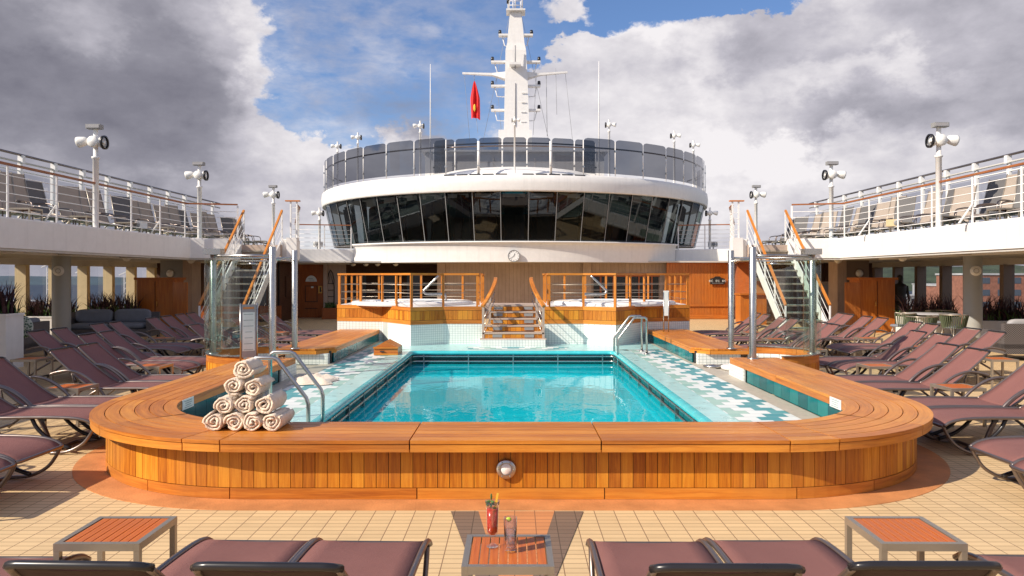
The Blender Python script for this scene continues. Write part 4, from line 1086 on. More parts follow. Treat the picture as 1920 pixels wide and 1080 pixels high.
# ================================================================ showers with curved glass screens
for sg, sn in ((-1, 'left'), (1, 'right')):
    X = lambda x: sg * x + CXO
    t = thing('shower_screen', 'curved glass shower screen with steel posts on the %s side of the pool' % sn, 'shower', (X(4.1), 11.95, 0), 'glass shower screens')
    cx, cy, R = 3.98, 11.93, .84
    def arcp(r, a0, a1, n): return [(X(cx + r * cos(radians(a))), cy + r * sin(radians(a))) for a in [a0 + (a1 - a0) * i / n for i in range(n + 1)]]
    A = arcp(R, -88, 88, 22)
    if sg < 0: A = A[::-1]
    # plan path must run so that inside lies left; for right side going -90..90 is ccw -> inside left ; left mirrored reversed also ccw
    b = MB(); L = plen(A)
    for k in range(3): b.sweep(cut(A, k * L / 3 + .003, (k + 1) * L / 3 - .003), -.01, .035, .40, .515, u0=k)
    b.build('base_board', M['teak'], t)
    MB().sweep(A, -.03, .05, .513, .527).build('base_sill', M['steel'], t)
    b = MB(); n = int(L / .0935)
    for i in range(n):
        p, tt = at(A, (i + .5) * L / n); b.box((p.x, p.y, .205), (L / n - .004, .02, .385), M=Matrix.Rotation(atan2(tt.y, tt.x), 3, 'Z'))
    b.build('base_planking', M['teak_plank'], t)
    MB().sweep(A, .012, .03, .0, .41).build('base_core', M['mosaic'], t)
    Gp = arcp(R - .04, -80, 80, 22)
    for a0, a1 in ((-84, -26), (-22, 30), (34, 84)):
        seg = arcp(R - .03, a0, a1, 9); seg = seg[::-1] if sg < 0 else seg
        b = MB(); m_ = len(seg); b.add([(p[0], p[1], .53) for p in seg] + [(p[0], p[1], 1.96) for p in seg], [(i, i + 1, m_ + i + 1, m_ + i) for i in range(m_ - 1)], smooth=True); b.build('glass_pane', M['glassg'], t)
        MB().sweep(seg, -.004, .014, 1.96, 1.985).build('pane_edge', M['steel'], t)
    pp = [(3.58, 11.13, ZT, 2.15, .052), (3.70, 12.66, ZT, 2.15, .050), (4.62, 11.52, .52, 2.06, .045)]
    for (x, y, z0, z1, r) in pp:
        MB().lathe([(r, z0), (r, z1 - .008), (r - .008, z1), (0, z1)], (X(x), y, 0), 20).build('post', M['steel'], t)
        MB().lathe([(r + .03, z0), (r + .03, z0 + .012), (r, z0 + .016)], (X(x), y, 0), 20).build('post_base', M['steel'], t)
    MB().lathe([(.13, .53), (.13, 1.97)], (X(4.62), 11.52, 0), 20).build('glass_pane', M['glassg'], t)
    for z in (2.02,): 
        MB().tube([(X(3.58), 11.13, z), (X(3.9), 11.10, z), (X(4.35), 11.25, z), (X(4.62), 11.52, z), (X(4.8), 11.95, z), (X(4.6), 12.45, z), (X(4.1), 12.75, z), (X(3.7), 12.66, z)], .018, 8).build('top_rail', M['steel'], t)
        MB().tube([(X(3.58), 11.13, z - .05), (X(3.70), 12.66, z - .05)], .016, 8).build('top_rail', M['steel'], t)
    MB().box((X(4.60), 11.5, 2.09), (.26, .18, .09)).build('shower_head_box', M['steel'], t)
    MB().lathe([(.07, 0), (.075, .02), (.02, .03)], (X(4.15), 11.9, 1.9), 18).build('shower_head', M['steel'], t)
    MB().tube([(X(4.15), 11.9, 1.92), (X(4.15), 11.9, 2.02), (X(4.6), 11.55, 2.04)], .012, 6).build('shower_arm', M['steel'], t)
    for z in (1.0,): MB().tube([(X(4.62), 11.52, z), (X(4.56), 11.62, z)], .02, 6).build('glass_clamp', M['steel'], t)
    if sg > 0: MB().lathe([(0, 0), (.26, 0), (.27, .05), (.22, .07), (0, .05)], (X(3.62), 12.0, .215), 28).build('foot_bath', M['white'], t)
    if sg > 0: MB().lathe([(0, 0), (.15, 0), (.16, .03), (0, .045)], (X(3.28), 12.25, .22), 24).build('drain_cover', M['steel'], t)

# notice stands
t = thing('notice_stand', 'tall white notice board with lines of text beside the left shower', 'sign', (-3.9, 10.7, ZT))
p0, p1 = Vector((G(451, 10.6), 10.6)), Vector((G(482, 10.75), 10.75))
for p in (p0, p1): MB().tube([(p.x, p.y, ZT), (p.x, p.y, H(569, 10.65))], .013, 8).build('leg', M['steel'], t)
dv = (p1 - p0); ang = Matrix.Rotation(atan2(dv.y, dv.x), 3, 'Z'); mid = (p0 + p1) / 2
zt_, zb_ = H(571, 10.65), H(670, 10.65)
MB().box((mid.x, mid.y, (zt_ + zb_) / 2), (dv.length - .03, .012, zt_ - zb_), M=ang).build('panel', M['cush'], t)
MB().box((mid.x - .0, mid.y - .009, (zt_ + zb_) / 2 - .01), (dv.length - .06, .004, zt_ - zb_ - .20), M=ang).build('paper', M['signw'], t)
b = MB(); r = random.Random(8)
for k in range(13): b.box((mid.x - .01 * (k % 2), mid.y - .0125, zt_ - .14 - k * .042), (dv.length - .09 - r.uniform(0, .05), .002, .008), M=ang)
b.build('lettering', M['greyink'], t)
MB().box((mid.x, mid.y - .012, zt_ - .05), (dv.length - .08, .003, .03), M=ang).build('heading', M['redband'], t)
t = thing('notice_stand', 'narrow grey notice board seen edge-on near the right hot tub', 'sign', (3.9, 17.9, ZT))
d = 16.4
for px in (1244.5, 1253.5): MB().tube([(G(px, d), d, ZT), (G(px, d), d, H(548, d))], .013, 8).build('leg', M['steel'], t)
MB().box((G(1249, d), d, (H(545, d) + H(592, d)) / 2), (.12, .02, H(545, d) - H(592, d))).build('panel', M['signw'], t)

# ================================================================ side decks
ZFB, ZFT, ZUD = 2.23, 2.77, 2.62
XF = 9.3
def poly_edge(sg): # inner edge polyline of the upper deck from behind the camera round to the lounge
    return [(sg * XF, -9), (sg * XF, 21.4), (sg * 7.98, 21.75)], [(sg * 6.8, 21.85), (sg * 6.35, 21.85), (sg * 6.5, 22.6), (sg * 8.85, 29.95), (sg * 6.5, 30.5)]
for sg, sn in ((-1, 'left'), (1, 'right')):
    t = thing('side_balcony', 'white fronted upper deck balcony along the %s side over the shaded lounge' % sn, 'balcony', (sg * 11.5, 12, 0), 'upper deck balconies')
    e1, e2 = poly_edge(sg)
    for e in (e1, e2):
        P = [(-0 + p[0], p[1]) for p in e]
        if sg < 0: MB().sweep(P[::-1] if False else P, -.0, .14, ZFB, ZFT).build('fascia', M['white'], t) if False else MB().sweep(P, 0, .14, ZFB, ZFT).build('fascia', M['white'], t)
        else: MB().sweep(P, -.14, 0, ZFB, ZFT).build('fascia', M['white'], t)
        MB().sweep(P, (.02 if sg < 0 else -.12), (.12 if sg < 0 else -.02), ZFT, ZFT + .03).build('coping', M['white2'], t)
        MB().sweep(P, (.03 if sg < 0 else -.08), (.08 if sg < 0 else -.03), ZFB - .05, ZFB - .0).build('drip_edge', M['ceil'], t)
    MB().bar((sg * 7.98, 21.8, ZUD - .2), (sg * 6.8, 21.8, ZUD - .2), .1, .4).build('landing_front', M['greywood'], t)
    MB().box((sg * 6.5, 21.87, (ZFB - .05 + ZFT + .06) / 2), (.30, .26, ZFT - ZFB + .11)).build('pier', M['white'], t)
    b = MB()
    b.prism([(sg * (XF + .06), -9), (sg * 13.9, -9), (sg * 13.9, 34), (sg * 8.95, 34), (sg * 8.95, 30.4), (sg * 6.65, 22.7), (sg * 6.65, 22.05), (sg * 8.0, 21.98), (sg * (XF + .06), 21.6)][::(1 if sg > 0 else -1)], 2.30, ZUD)
    b.build('deck_slab', M['upfloor'], t)
    b = MB(); b.prism([(sg * (XF + .1), -9), (sg * 13.55, -9), (sg * 13.55, 33.5), (sg * 8.9, 33.5), (sg * 8.9, 30.4), (sg * 6.6, 22.9), (sg * 6.6, 22.1), (sg * (XF + .1), 21.8)][::(1 if sg > 0 else -1)], 2.25, 2.298); b.build('ceiling', M['ceil'], t)
    for k in range(14):
        y = -4 + k * 2.6
        MB().box((sg * 11.4, y, 2.215), (4.1, .12, .07)).build('ceiling_beam', M['ceil'], t)
    MB().box((sg * 10.3, 6, 2.2), (.12, 30, .05)).build('ceiling_pipe', M['white2'], t)
    # window wall
    wv = thing('window_wall', 'row of tall harbour windows with %s mullions on the %s side' % ('cream' if sg < 0 else 'brown', sn), 'window wall', (sg * 13.5, 14, 0), 'window walls of the side lounges')
    mm = M['cream'] if sg < 0 else M['taupe']
    MB().box((sg * 13.5, 11, 2.13), (.3, 34, .22)).build('header', M['ceil'], wv)
    MB().box((sg * 13.5, 11, .12), (.3, 34, .24)).build('sill', mm, wv)
    ys = [27.6 - 1.45 * k for k in range(22)]
    for k, y in enumerate(ys):
        if y < 6: break
        MB().box((sg * 13.42, y, 1.13), (.3, .17, 1.78)).build('mullion', mm, wv)
        MB().quad((sg * 13.5, y - 1.36, .24), (sg * 13.5, y - .09, .24), (sg * 13.5, y - .09, 2.02), (sg * 13.5, y - 1.36, 2.02)).build('window_pane', M['wglass'], wv)
    for k, (y) in enumerate((18.5, 10.8) if sg > 0 else (18.7, 10.6)):
        c = thing('round_column', '%s round grey column on the %s side carrying the balcony' % ('farther' if k == 0 else 'nearer', sn), 'column', (sg * 11.35, y, 0), 'round columns under the balconies')
        MB().lathe([(.21, 0), (.21, 2.25)], (sg * 11.35, y, 0), 36).build('shaft', M['colgrey'], c)
        MB().lathe([(.225, 0), (.225, .08), (.21, .1)], (sg * 11.35, y, 0), 36).build('base_ring', M['colgrey'], c)
        if k == 0:
            l = thing('wall_lamp', 'round white bulkhead lamp on the %s grey column' % sn, 'lamp', (sg * 11.2, y - .2, 1.75), 'round bulkhead lamps')
            RXm = Matrix.Rotation(radians(90), 3, 'X') @ Matrix.Rotation(radians(sg * -25), 3, 'Y')
            MB().lathe([(0, .09), (.06, .085), (.10, .06), (.125, .02), (.125, 0)], (sg * 11.30, y - .205, 1.84), 24, RXm).build('dome', M['lampw'], l)
            MB().lathe([(.05, .10), (.06, .10), (.06, .08)], (sg * 11.30, y - .205, 1.84), 24, RXm).build('grille', M['alu'], l)
    # square pillar with lamp
    c = thing('square_pillar', 'square pillar beside the wooden cabinets on the %s' % sn, 'pillar', (sg * 11.1, 24.6, 0), 'square pillars')
    MB().box((sg * 11.25, 24.8, 1.13), (.75, .6, 2.26)).build('front_face', M['grey'] if sg < 0 else M['taupe'], c)
    MB().box((sg * 10.72, 24.8, 1.13), (.3, .7, 2.25)).build('side_face', M['greywood'], c)
    l = thing('wall_lamp', 'round white bulkhead lamp on the square pillar at %s' % sn, 'lamp', (sg * 11.25, 24.45, 1.7), 'round bulkhead lamps')
    MB().lathe([(0, .09), (.07, .08), (.11, .05), (.13, 0)], (sg * 11.3, 24.49, 1.80), 24, RX).build('dome', M['lampw'], l)
    MB().lathe([(.135, .03), (.14, .0)], (sg * 11.3, 24.49, 1.80), 24, RX).build('rim', M['alu'], l)
    # ceiling dome lamps
    for k, (x, y) in enumerate([(11.0, 14.0), (10.6, 20.4), (10.4, 24.0), (8.6, 26.5)]):
        l = thing('ceiling_lamp', '%s dome ceiling lamp from the camera under the %s balcony' % (ORD[k], sn), 'lamp', (sg * x, y, 2.1), 'dome lamps under the balconies')
        MB().lathe([(.14, 0), (.14, -.03), (.11, -.06)], (sg * x, y, 2.25), 20).build('rim', M['lampw'], l)
        MB().lathe([(.11, -.06), (.09, -.10), (.05, -.13), (0, -.14)], (sg * x, y, 2.25), 20).build('dome', M['lampw'], l)

# ================================================================ railings
def rail_run(name, label, path, zb, h, post_sp, off0=0.0, hand='teak', rods=5, cat='railing', group=None, knee=True):
    c = path[len(path) // 2]
    t = thing(name, label, cat, (c[0], c[1], zb), group)
    L = plen(path); n = max(1, round(L / post_sp))
    for k in range(n + 1):
        p, tt = at(path, min(max(k * L / n, .001), L - .001)); nn = Vector((-tt.y, tt.x))
        MB().box((p.x, p.y, zb + h / 2 - .02), (.05, .018, h - .04), rz=atan2(tt.y, tt.x)).build('post', M['white2'], t)
        if knee and k % 3 == 1:
            MB().bar((p.x, p.y, zb + h * .4), (p.x + tt.x * .02 + nn.x * .28, p.y + nn.y * .28, zb), .05, .018).build('stay', M['white2'], t)
    for k in range(rods):
        z = zb + .13 + k * (h - .18) / rods
        MB().tube([(p[0], p[1], z) for p in path], .0085, 6).build('rod', M['white2'], t)
    if hand == 'teak': MB().sweep(path, -.035, .035, zb + h - .025, zb + h + .015).build('handrail', M['railwood'], t)
    else: MB().tube([(p[0], p[1], zb + h) for p in path], .024, 8).build('handrail', M['white2'], t)
    return t
for sg, sn in ((-1, 'left'), (1, 'right')):
    X = lambda x: sg * x
    def ordr(P): return P if sg < 0 else P
    rail_run('deck_railing', 'long white railing with teak handrail along the %s balcony' % sn, [(X(9.38), 4.9), (X(9.38), 21.35), (X(8.05), 21.7)], ZFT + .02, 1.0, 1.43, group='white balcony railings')
    rail_run('deck_railing', 'short white railing with teak handrail facing the pool between %s stairs and lounge' % sn, [(X(8.75), 30.08), (X(6.7), 30.58)], ZFT + .02, 1.0, .85, group='white balcony railings', knee=False)
    rail_run('deck_railing', 'white railing running back from the %s stair head' % sn, [(X(6.40), 21.95), (X(6.55), 22.7), (X(8.8), 29.95)], ZFT + .02, 1.0, 1.0, group='white balcony railings', knee=False)
    t = thing('gate_posts', 'cluster of white gate posts with wooden cap at the %s stair head' % sn, 'gate', (X(6.55), 21.9, ZFT), 'gate posts at the stair heads')
    for dx in (-.09, .09): MB().box((X(6.47 + dx), 21.87, ZFT + .58), (.04, .04, 1.1)).build('post', M['white2'], t)
    for k in range(6): MB().bar((X(6.39), 21.87, ZFT + .15 + k * .16), (X(6.55), 21.87, ZFT + .15 + k * .16), .014, .014).build('rung', M['white2'], t)
    MB().box((X(6.50), 21.87, ZFT + 1.14), (.42, .12, .035)).build('cap', M['teak'], t)
    # outboard windscreen
    t = thing('windscreen', 'outboard glass windscreen with white posts and dark pipe above the %s balcony' % sn, 'windscreen', (X(13.7), 18, ZUD), 'outboard windscreens')
    for k in range(18):
        y = 9.0 + k * 1.46
        MB().box((X(13.7), y, ZUD + 1.1), (.09, .10, 2.2)).build('post', M['white2'], t)
        MB().box((X(13.66), y, ZUD + 2.32), (.14, .12, .22)).build('bracket', M['white2'], t)
        MB().quad((X(13.72), y + .06, ZUD + .46), (X(13.72), y + 1.4, ZUD + .46), (X(13.72), y + 1.4, ZUD + 1.95), (X(13.72), y + .06, ZUD + 1.95)).build('glass_pane', M['sglass'], t)
    MB().tube([(X(13.66), 7.5, ZUD + 2.44), (X(13.66), 34.6, ZUD + 2.44)], .035, 8).build('pipe', M['gun'], t)
    MB().tube([(X(13.66), 7.5, ZUD + 2.24), (X(13.66), 34.6, ZUD + 2.24)], .03, 8).build('pipe', M['ceil'], t)
    MB().tube([(X(13.70), 7.5, ZUD + 2.0), (X(13.70), 34.6, ZUD + 2.0)], .02, 8).build('pipe', M['white2'], t)
    MB().box((X(13.75), 21, ZUD + .2), (.06, 28, .5)).build('lower_panel', M['white'], t)

# ================================================================ stairs
for sg, sn in ((-1, 'left'), (1, 'right')):
    t = thing('staircase', 'steep white staircase with teak handrails up to the %s balcony' % sn, 'staircase', (sg * 7.4, 20, 0), 'staircases to the balconies')
    X0, X1 = 6.84, 7.96; ya, yb = 18.75, 21.9; za, zb = 0.0, ZUD
    n = 13
    for i in range(n):
        z = (i + 1) * zb / (n + 1); y = ya + (i + .5) * (yb - ya) / n
        MB().box((sg * (X0 + X1) / 2, y + .04, z), (X1 - X0 - .05, .27, .035)).build('tread', M['upfloor'], t)
        MB().box((sg * (X0 + X1) / 2, y - .093, z - .005), (X1 - X0 - .05, .012, .04)).build('tread_nosing', M['alu'], t)
    for x in (X0, X1):
        MB().bar((sg * x, ya - .05, za + .1), (sg * x, yb, zb + .02), .03, .26, up=(0, 0, 1)).build('stringer', M['white'], t)
        hr0 = Vector((sg * x, ya + .1, .98)); hr1 = Vector((sg * x, yb + .05, zb + 1.02))
        b = MB(); b.bar(hr0, hr1, .055, .05); b.build('handrail', M['teak'], t)
        for k in range(5):
            f = k / 4; p = hr0.lerp(hr1, f)
            MB().box((p.x, p.y, p.z - .46), (.035, .035, .88)).build('baluster', M['white2'], t)
        for q in (.28, .52, .74):
            MB().tube([hr0 - Vector((0, 0, q)), hr1 - Vector((0, 0, q))], .009, 6).build('rod', M['white2'], t)

# ================================================================ floodlight posts
def flood(x, y, zb, ztop, lab, sg=1, s=1.0, box=True, group='white floodlight posts'):
    t = thing('floodlight_post', lab, 'lamp post', (x, y, zb), group)
    MB().lathe([(.062 * s, zb), (.062 * s, ztop - .75 * s), (.085 * s, ztop - .74 * s), (.085 * s, ztop - .70 * s), (.05 * s, ztop - .69 * s), (.05 * s, ztop - .08 * s)], (x, y, 0), 14).build('pole', M['white2'], t)
    zc = ztop - .38 * s
    b = MB(); b.lathe([(0, -.10), (.10, -.09), (.125, -.03), (.125, .06), (.11, .08), (0, .09)], (x, y - .08 * s, zc), 20, RX @ Matrix.Diagonal((s, s, s))); b.build('front_floodlight', M['lampw'], t)
    RY = Matrix.Rotation(radians(90 * sg), 3, 'Y')
    RT = Matrix.Rotation(radians(100 * sg), 3, 'Y')
    b = MB(); b.lathe([(0, -.16), (.06, -.15), (.10, -.08), (.12, .04), (.12, .08), (0, .10)], (x + sg * .30 * s, y - .03, zc + .01), 20, RT @ Matrix.Diagonal((s, s, s))); b.build('side_floodlight', M['lampw'], t)
    b = MB(); b.lathe([(0, -.12), (.08, -.1), (.13, 0), (.13, .02), (0, .02)], (x - sg * .14 * s, y, zc), 20, RY.transposed() @ Matrix.Diagonal((s, s, s))); b.build('side_floodlight', M['lampw'], t)
    b = MB(); b.lathe([(.125, -.02), (.155, -.02), (.155, .03), (.125, .03)], (x - sg * .19 * s, y, zc), 24, RY.transposed() @ Matrix.Diagonal((s, s, s))); b.build('black_rim', M['black'], t)
    MB().tube([(x - sg * .2 * s, y, zc), (x + sg * .25 * s, y, zc)], .03 * s, 8).build('cross_arm', M['white2'], t)
    if box:
        MB().box((x, y - .05, ztop - .04), (.32 * s, .16 * s, .10 * s)).build('box_light', M['grey'], t)
        MB().box((x, y - .135, ztop - .04), (.29 * s, .01, .07 * s)).build('box_lens', M['cush'], t)
    return t
for sg, sn in ((-1, 'left'), (1, 'right')):
    for k, y in enumerate((16.7 if sg < 0 else 16.5, 22.2 if sg < 0 else 22.1, 29.0)):
        x = sg * 9.37
        flood(x, y, ZFT - .1, [5.08, 5.08, 5.22][k], '%s white floodlight post along the %s balcony' % (['nearest', 'middle', 'farthest'][k], sn), sg, 1.0 if k < 2 else .95)
    flood(sg * 8.05, 30.8, ZFT, 4.6, 'small floodlight post beside the lounge on the %s' % sn, sg, .8, box=False)
# box floodlights clamped to the rails
for (px, py, d, sg, lab) in [(262, 422, 19.0, -1, 'white square spotlight clamped low on the left balcony railing'), (1676, 418, 18.5, 1, 'cream square spotlight clamped low on the right balcony railing'),
                         (595, 458, 31.0, -1, 'small round faced spotlight on the railing left of the lounge'), (1338, 458, 31.0, 1, 'small round faced spotlight on the railing right of the lounge')]:
    x, z = G(px, d), H(py, d); s = 1.0 if d < 25 else 1.3
    t = thing('spotlight', lab, 'spotlight', (x, d, z - .1), 'spotlights on the railings')
    MB().box((x - sg * .02, d + .05, z), (.26 * s, .26, .17 * s), rz=sg * -.5).build('housing', M['cream'] if px == 1676 else M['lampw'], t)
    MB().lathe([(0, .01), (.07 * s, .0), (.085 * s, -.02)], (x + sg * .03, d - .12, z), 20, RX).build('lens', M['grey'], t)
    MB().box((x, d + .05, z - .13 * s), (.05, .05, .12)).build('bracket', M['white2'], t)
# ================================================================ observation lounge
LC = 36.0
obs = thing('observation_lounge', 'round white observation lounge with slanted dark windows and glass ringed roof', 'lounge', (0, LC, 0))
def ringl(bm, prof, a0=-100, a1=100, n=100, cy=LC, smooth=True, flip=False):
    vs = []; m = len(prof)
    for i in range(n + 1):
        a = radians(a0 + (a1 - a0) * i / n)
        for (r, z) in prof: vs.append((r * sin(a), cy - r * cos(a), z))
    fs = []; uv = []
    for i in range(n):
        for k in range(m - 1):
            fs.append((i * m + k, (i + 1) * m + k, (i + 1) * m + k + 1, i * m + k + 1)); uv.append([(i * .2, 0), (i * .2 + .2, 0), (i * .2 + .2, 1), (i * .2, 1)])
    bm.add(vs, fs, uv, smooth); return bm
ringl(MB(), [(8.3, 4.78), (8.98, 4.79), (9.0, 4.83)], smooth=False).build('band_soffit', M['white'], obs)
ringl(MB(), [(9.0, 4.83), (9.03, 5.1), (9.0, 5.36), (8.93, 5.42)]).build('upper_band', M['white'], obs)
ringl(MB(), [(8.93, 5.42), (8.3, 5.44), (.01, 5.46)], -180, 180, 90, smooth=False).build('roof', M['white'], obs)
ringl(MB(), [(7.6, 3.015), (9.11, 3.0), (9.12, 2.95), (9.04, 2.91)], -46.6, 46.6, 70, 36.55).build('sill_band', M['white'], obs)
ringl(MB(), [(9.04, 2.91), (9.0, 2.84), (8.98, 2.6), (8.98, ZFB)], -46.6, 46.6, 70, 36.55).build('lower_fascia', M['white'], obs)
ringl(MB(), [(8.98, ZFB), (3, ZFB)], -46.6, 46.6, 70, 36.55, smooth=False).build('fascia_soffit', M['ceil'], obs)
R0, Z0w, R1, Z1w = 8.45, 3.00, 8.86, 4.79; da = 6.75
def cone(a, f, off=0):
    r = R0 + (R1 - R0) * f + off; return (r * sin(a), LC - r * cos(a), Z0w + (Z1w - Z0w) * f)
M['wframe'] = plain('window_frame_black', (.012, .012, .013), .25)
for k in range(-12, 13):
    a0, a1 = radians((k - .5) * da), radians((k + .5) * da); g = radians(.10)
    wn_ = MB(); wn_.quad(cone(a0 + g, 0), cone(a1 - g, 0), cone(a1 - g, 1), cone(a0 + g, 1)); wn_.build('window_pane', M['bglass'], obs)
    b = MB(); m_ = .085 / 8.3
    q = [cone(a0, 0, -.02), cone(a0 + m_, 0, -.02), cone(a0 + m_, 1, -.02), cone(a0, 1, -.02)]; b.quad(*q)
    q = [cone(a1 - m_ * 1.6, 0, -.02), cone(a1, 0, -.02), cone(a1, 1, -.02), cone(a1 - m_ * 1.6, 1, -.02)]; b.quad(*q)
    b.quad(cone(a0, 0, -.02), cone(a1, 0, -.02), cone(a1, .03, -.02), cone(a0, .03, -.02)); b.quad(cone(a0, .97, -.02), cone(a1, .97, -.02), cone(a1, 1, -.02), cone(a0, 1, -.02))
    b.build('window_frame', M['wframe'], obs)
    MB().bar(cone(a0, 0, .012), cone(a0, 1, .012), .022, .012, up=(sin(a0), -cos(a0), 0)).build('mullion', M['grey'], obs)
# interior seen dimly through the panes
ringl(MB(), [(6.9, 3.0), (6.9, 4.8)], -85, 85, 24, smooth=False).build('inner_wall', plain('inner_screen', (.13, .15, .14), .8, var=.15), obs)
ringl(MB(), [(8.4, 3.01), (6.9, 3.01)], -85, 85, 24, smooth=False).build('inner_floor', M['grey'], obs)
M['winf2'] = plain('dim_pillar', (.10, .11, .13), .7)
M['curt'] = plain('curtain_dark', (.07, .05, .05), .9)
for k in range(-9, 10):
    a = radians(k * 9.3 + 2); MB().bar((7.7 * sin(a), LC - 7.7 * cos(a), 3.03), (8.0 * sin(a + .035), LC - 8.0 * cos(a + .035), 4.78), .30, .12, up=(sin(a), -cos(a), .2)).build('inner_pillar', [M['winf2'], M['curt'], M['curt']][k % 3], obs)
# low deck house on the roof
MB().lathe([(3.75, 5.45), (3.6, 5.62), (3.1, 5.82), (2.3, 5.94), (0, 6.0)], (0, 31.2, 0), 60).build('roof_dome', M['white'], obs)
MB().box((0, 33.2, 6.2), (7.6, 3.0, 1.5)).build('roof_house', M['white'], obs)
MB().box((0, 33.1, 6.99), (7.9, 3.3, .07)).build('roof_house_cap', M['white'], obs)
for k in range(-5, 6):
    if k == 0: continue
    a = radians(k * 3.1); MB().box((8.955 * sin(a), LC - 8.955 * cos(a), 5.40), (.40, .05, .045), rz=a).build('roof_vent_slot', M['black'], obs)
# glass windbreak ring
gs = thing('roof_windbreak', 'ring of smoked glass panels on posts round the lounge roof', 'windbreak', (0, LC, 5.44))
def post_(R, deg, z0, z1, w=.036):
    a = radians(deg); p = (R * sin(a), LC - R * cos(a))
    MB().tube([(p[0], p[1], z0), (p[0], p[1], z1)], w / 2 * 1.1, 8).build('post', M['white2'], gs)
    for z in (z0 + .3, z1 - .35): MB().box((p[0], p[1] - .02, z), (.07, .05, .06), rz=a).build('clamp', M['steel'], gs)
def pane_(R, d0, d1, z0, z1):
    n = 5; b = MB(); vs = []; cr = .10; cols = []
    for i in range(n + 1):
        f = i / n; a = radians(d0 + (d1 - d0) * f); w_ = R * radians(abs(d1 - d0)); dd = min(f, 1 - f) * w_
        zt = z1 - (cr * (1 - dd / .12) if dd < .12 else 0)
        cols.append((a, zt))
    aa = [0, .04, .12, .5, .88, .96, 1]
    cols = [(radians(d0 + (d1 - d0) * f), z1 - {0: .09, .04: .03, .12: 0, .5: 0, .88: 0, .96: .03, 1: .09}[f]) for f in aa]
    for (a, zt) in cols:
        vs += [(R * sin(a), LC - R * cos(a), z0), (R * sin(a), LC - R * cos(a), zt)]
    b.add(vs, [(2 * i, 2 * i + 2, 2 * i + 3, 2 * i + 1) for i in range(len(cols) - 1)], smooth=False); b.build('glass_pane', M['smoke'], gs)
sp_ = 8.5
for s in (-1, 1):
    for k in range(10):
        d0 = s * (16.5 + sp_ * k); post_(8.9, d0, 5.43, 6.72)
        if k < 9:
            d1 = s * (16.5 + sp_ * (k + 1)); lo, hi = min(d0, d1) + .12, max(d0, d1) - .12; pane_(8.9, lo, hi, 5.52, 6.80)
    a0, a1 = radians(s * 16.5), radians(s * 100)
    MB().tube([(8.8 * sin(a0 + (a1 - a0) * i / 30), LC - 8.8 * cos(a0 + (a1 - a0) * i / 30), 6.47) for i in range(31)], .03, 7).build('pipe_rail', M['gun'], gs)
for dg in (-28, -20, -12, -4, 4, 12, 20, 28): post_(6.9, dg, 5.75, 7.0)
for dg in range(-28, 28, 8): pane_(6.9, dg + .25, dg + 7.75, 5.8, 7.12)
MB().tube([(6.85 * sin(radians(-28 + i * 2)), LC - 6.85 * cos(radians(-28 + i * 2)), 6.9) for i in range(29)], .03, 7).build('pipe_rail', M['gun'], gs)
MB().tube([(8.8 * sin(radians(-16.5 + i * 2)), LC - 8.8 * cos(radians(-16.5 + i * 2)), 6.45) for i in range(17)] + [(8.8 * sin(radians(16.5)), LC - 8.8 * cos(radians(16.5)), 6.45)], .028, 7).build('pipe_rail', M['gun'], gs)
for dg in (-8.5, 8.5): post_(8.9, dg, 5.43, 6.62, .09)
# roof floodlight posts
for (px, top, d, lab) in [(788, 226, 31.0, 'left of centre, shorter grey lamp box'), (671, 248, 33, 'second from left'), (633, 265, 34.5, 'leftmost'), (1142, 224, 31.0, 'right of centre'), (1264, 245, 33, 'second from right'), (1300, 263, 34.5, 'rightmost')]:
    flood(G(px, d), d, 5.44, H(top, d) + .05, 'white lamp post on the lounge roof, %s' % lab, 1 if px > 965 else -1, .75, box=False, group='lamp posts on the lounge roof')
t = flood(G(965, 27.15), 27.15, 5.3, H(216, 27.15), 'white lamp post at the centre front of the lounge roof', 1, .5, box=False, group='lamp posts on the lounge roof')
# clock
t = thing('wall_clock', 'round white clock with black hands on the fascia below the lounge windows', 'clock', (0, 28.2, 2.3))
cx_, cz_ = G(963.5, 27.5), H(480, 27.5); cyy = 27.50
MB().lathe([(.20, -.18), (.21, .0), (.225, .06), (.21, .075), (.195, .06)], (cx_, cyy, cz_), 40, RX).build('rim', M['grey'], t)
MB().disc((cx_, cyy - .058, cz_), .198, 40, RX).build('face', M['clockface'], t)
for k in range(12):
    a = k * pi / 6; MB().box((cx_ + .165 * sin(a), cyy - .062, cz_ + .165 * cos(a)), (.012, .004, .042), M=Matrix.Rotation(a, 3, 'Y')).build('hour_mark', M['ink'], t)
for ang_, ln, w_ in ((radians(20), .10, .016), (radians(234), .155, .011)):
    MB().box((cx_ + sin(ang_) * ln / 2, cyy - .068, cz_ + cos(ang_) * ln / 2), (w_, .004, ln), M=Matrix.Rotation(ang_, 3, 'Y')).build('hand', M['ink'], t)

# ================================================================ mast
MD = 33.6; kx = FP / MD
t = thing('radar_mast', 'tall white tapering mast with cross arms and black navigation lamps', 'mast', (0, MD, 5.4))
def mz(py): return H(py, MD)
def mx_(px): return G(px, MD)
MB().box((mx_(966), MD + .3, (5.46 + mz(247)) / 2), ((mx_(997) - mx_(935)), 1.5, mz(247) - 5.46)).build('mast_base', M['white'], t)
secs = [(247, 945, 992, .9), (150, 947, 989, .8), (98, 948, 986, .72), (84, 951, 983, .6), (60, 953, 981, .5), (24, 956.5, 977, .4)]
vs = []
for (py, a, c, dp) in secs:
    z = mz(py); vs += [(mx_(a), MD - dp / 2, z), (mx_(c), MD - dp / 2, z), (mx_(c), MD + dp / 2, z), (mx_(a), MD + dp / 2, z)]
fs = [(4 * i + k, 4 * i + (k + 1) % 4, 4 * i + 4 + (k + 1) % 4, 4 * i + 4 + k) for i in range(len(secs) - 1) for k in range(4)] + [(20, 21, 22, 23)]
MB().add(vs, fs).build('tower', M['white'], t)
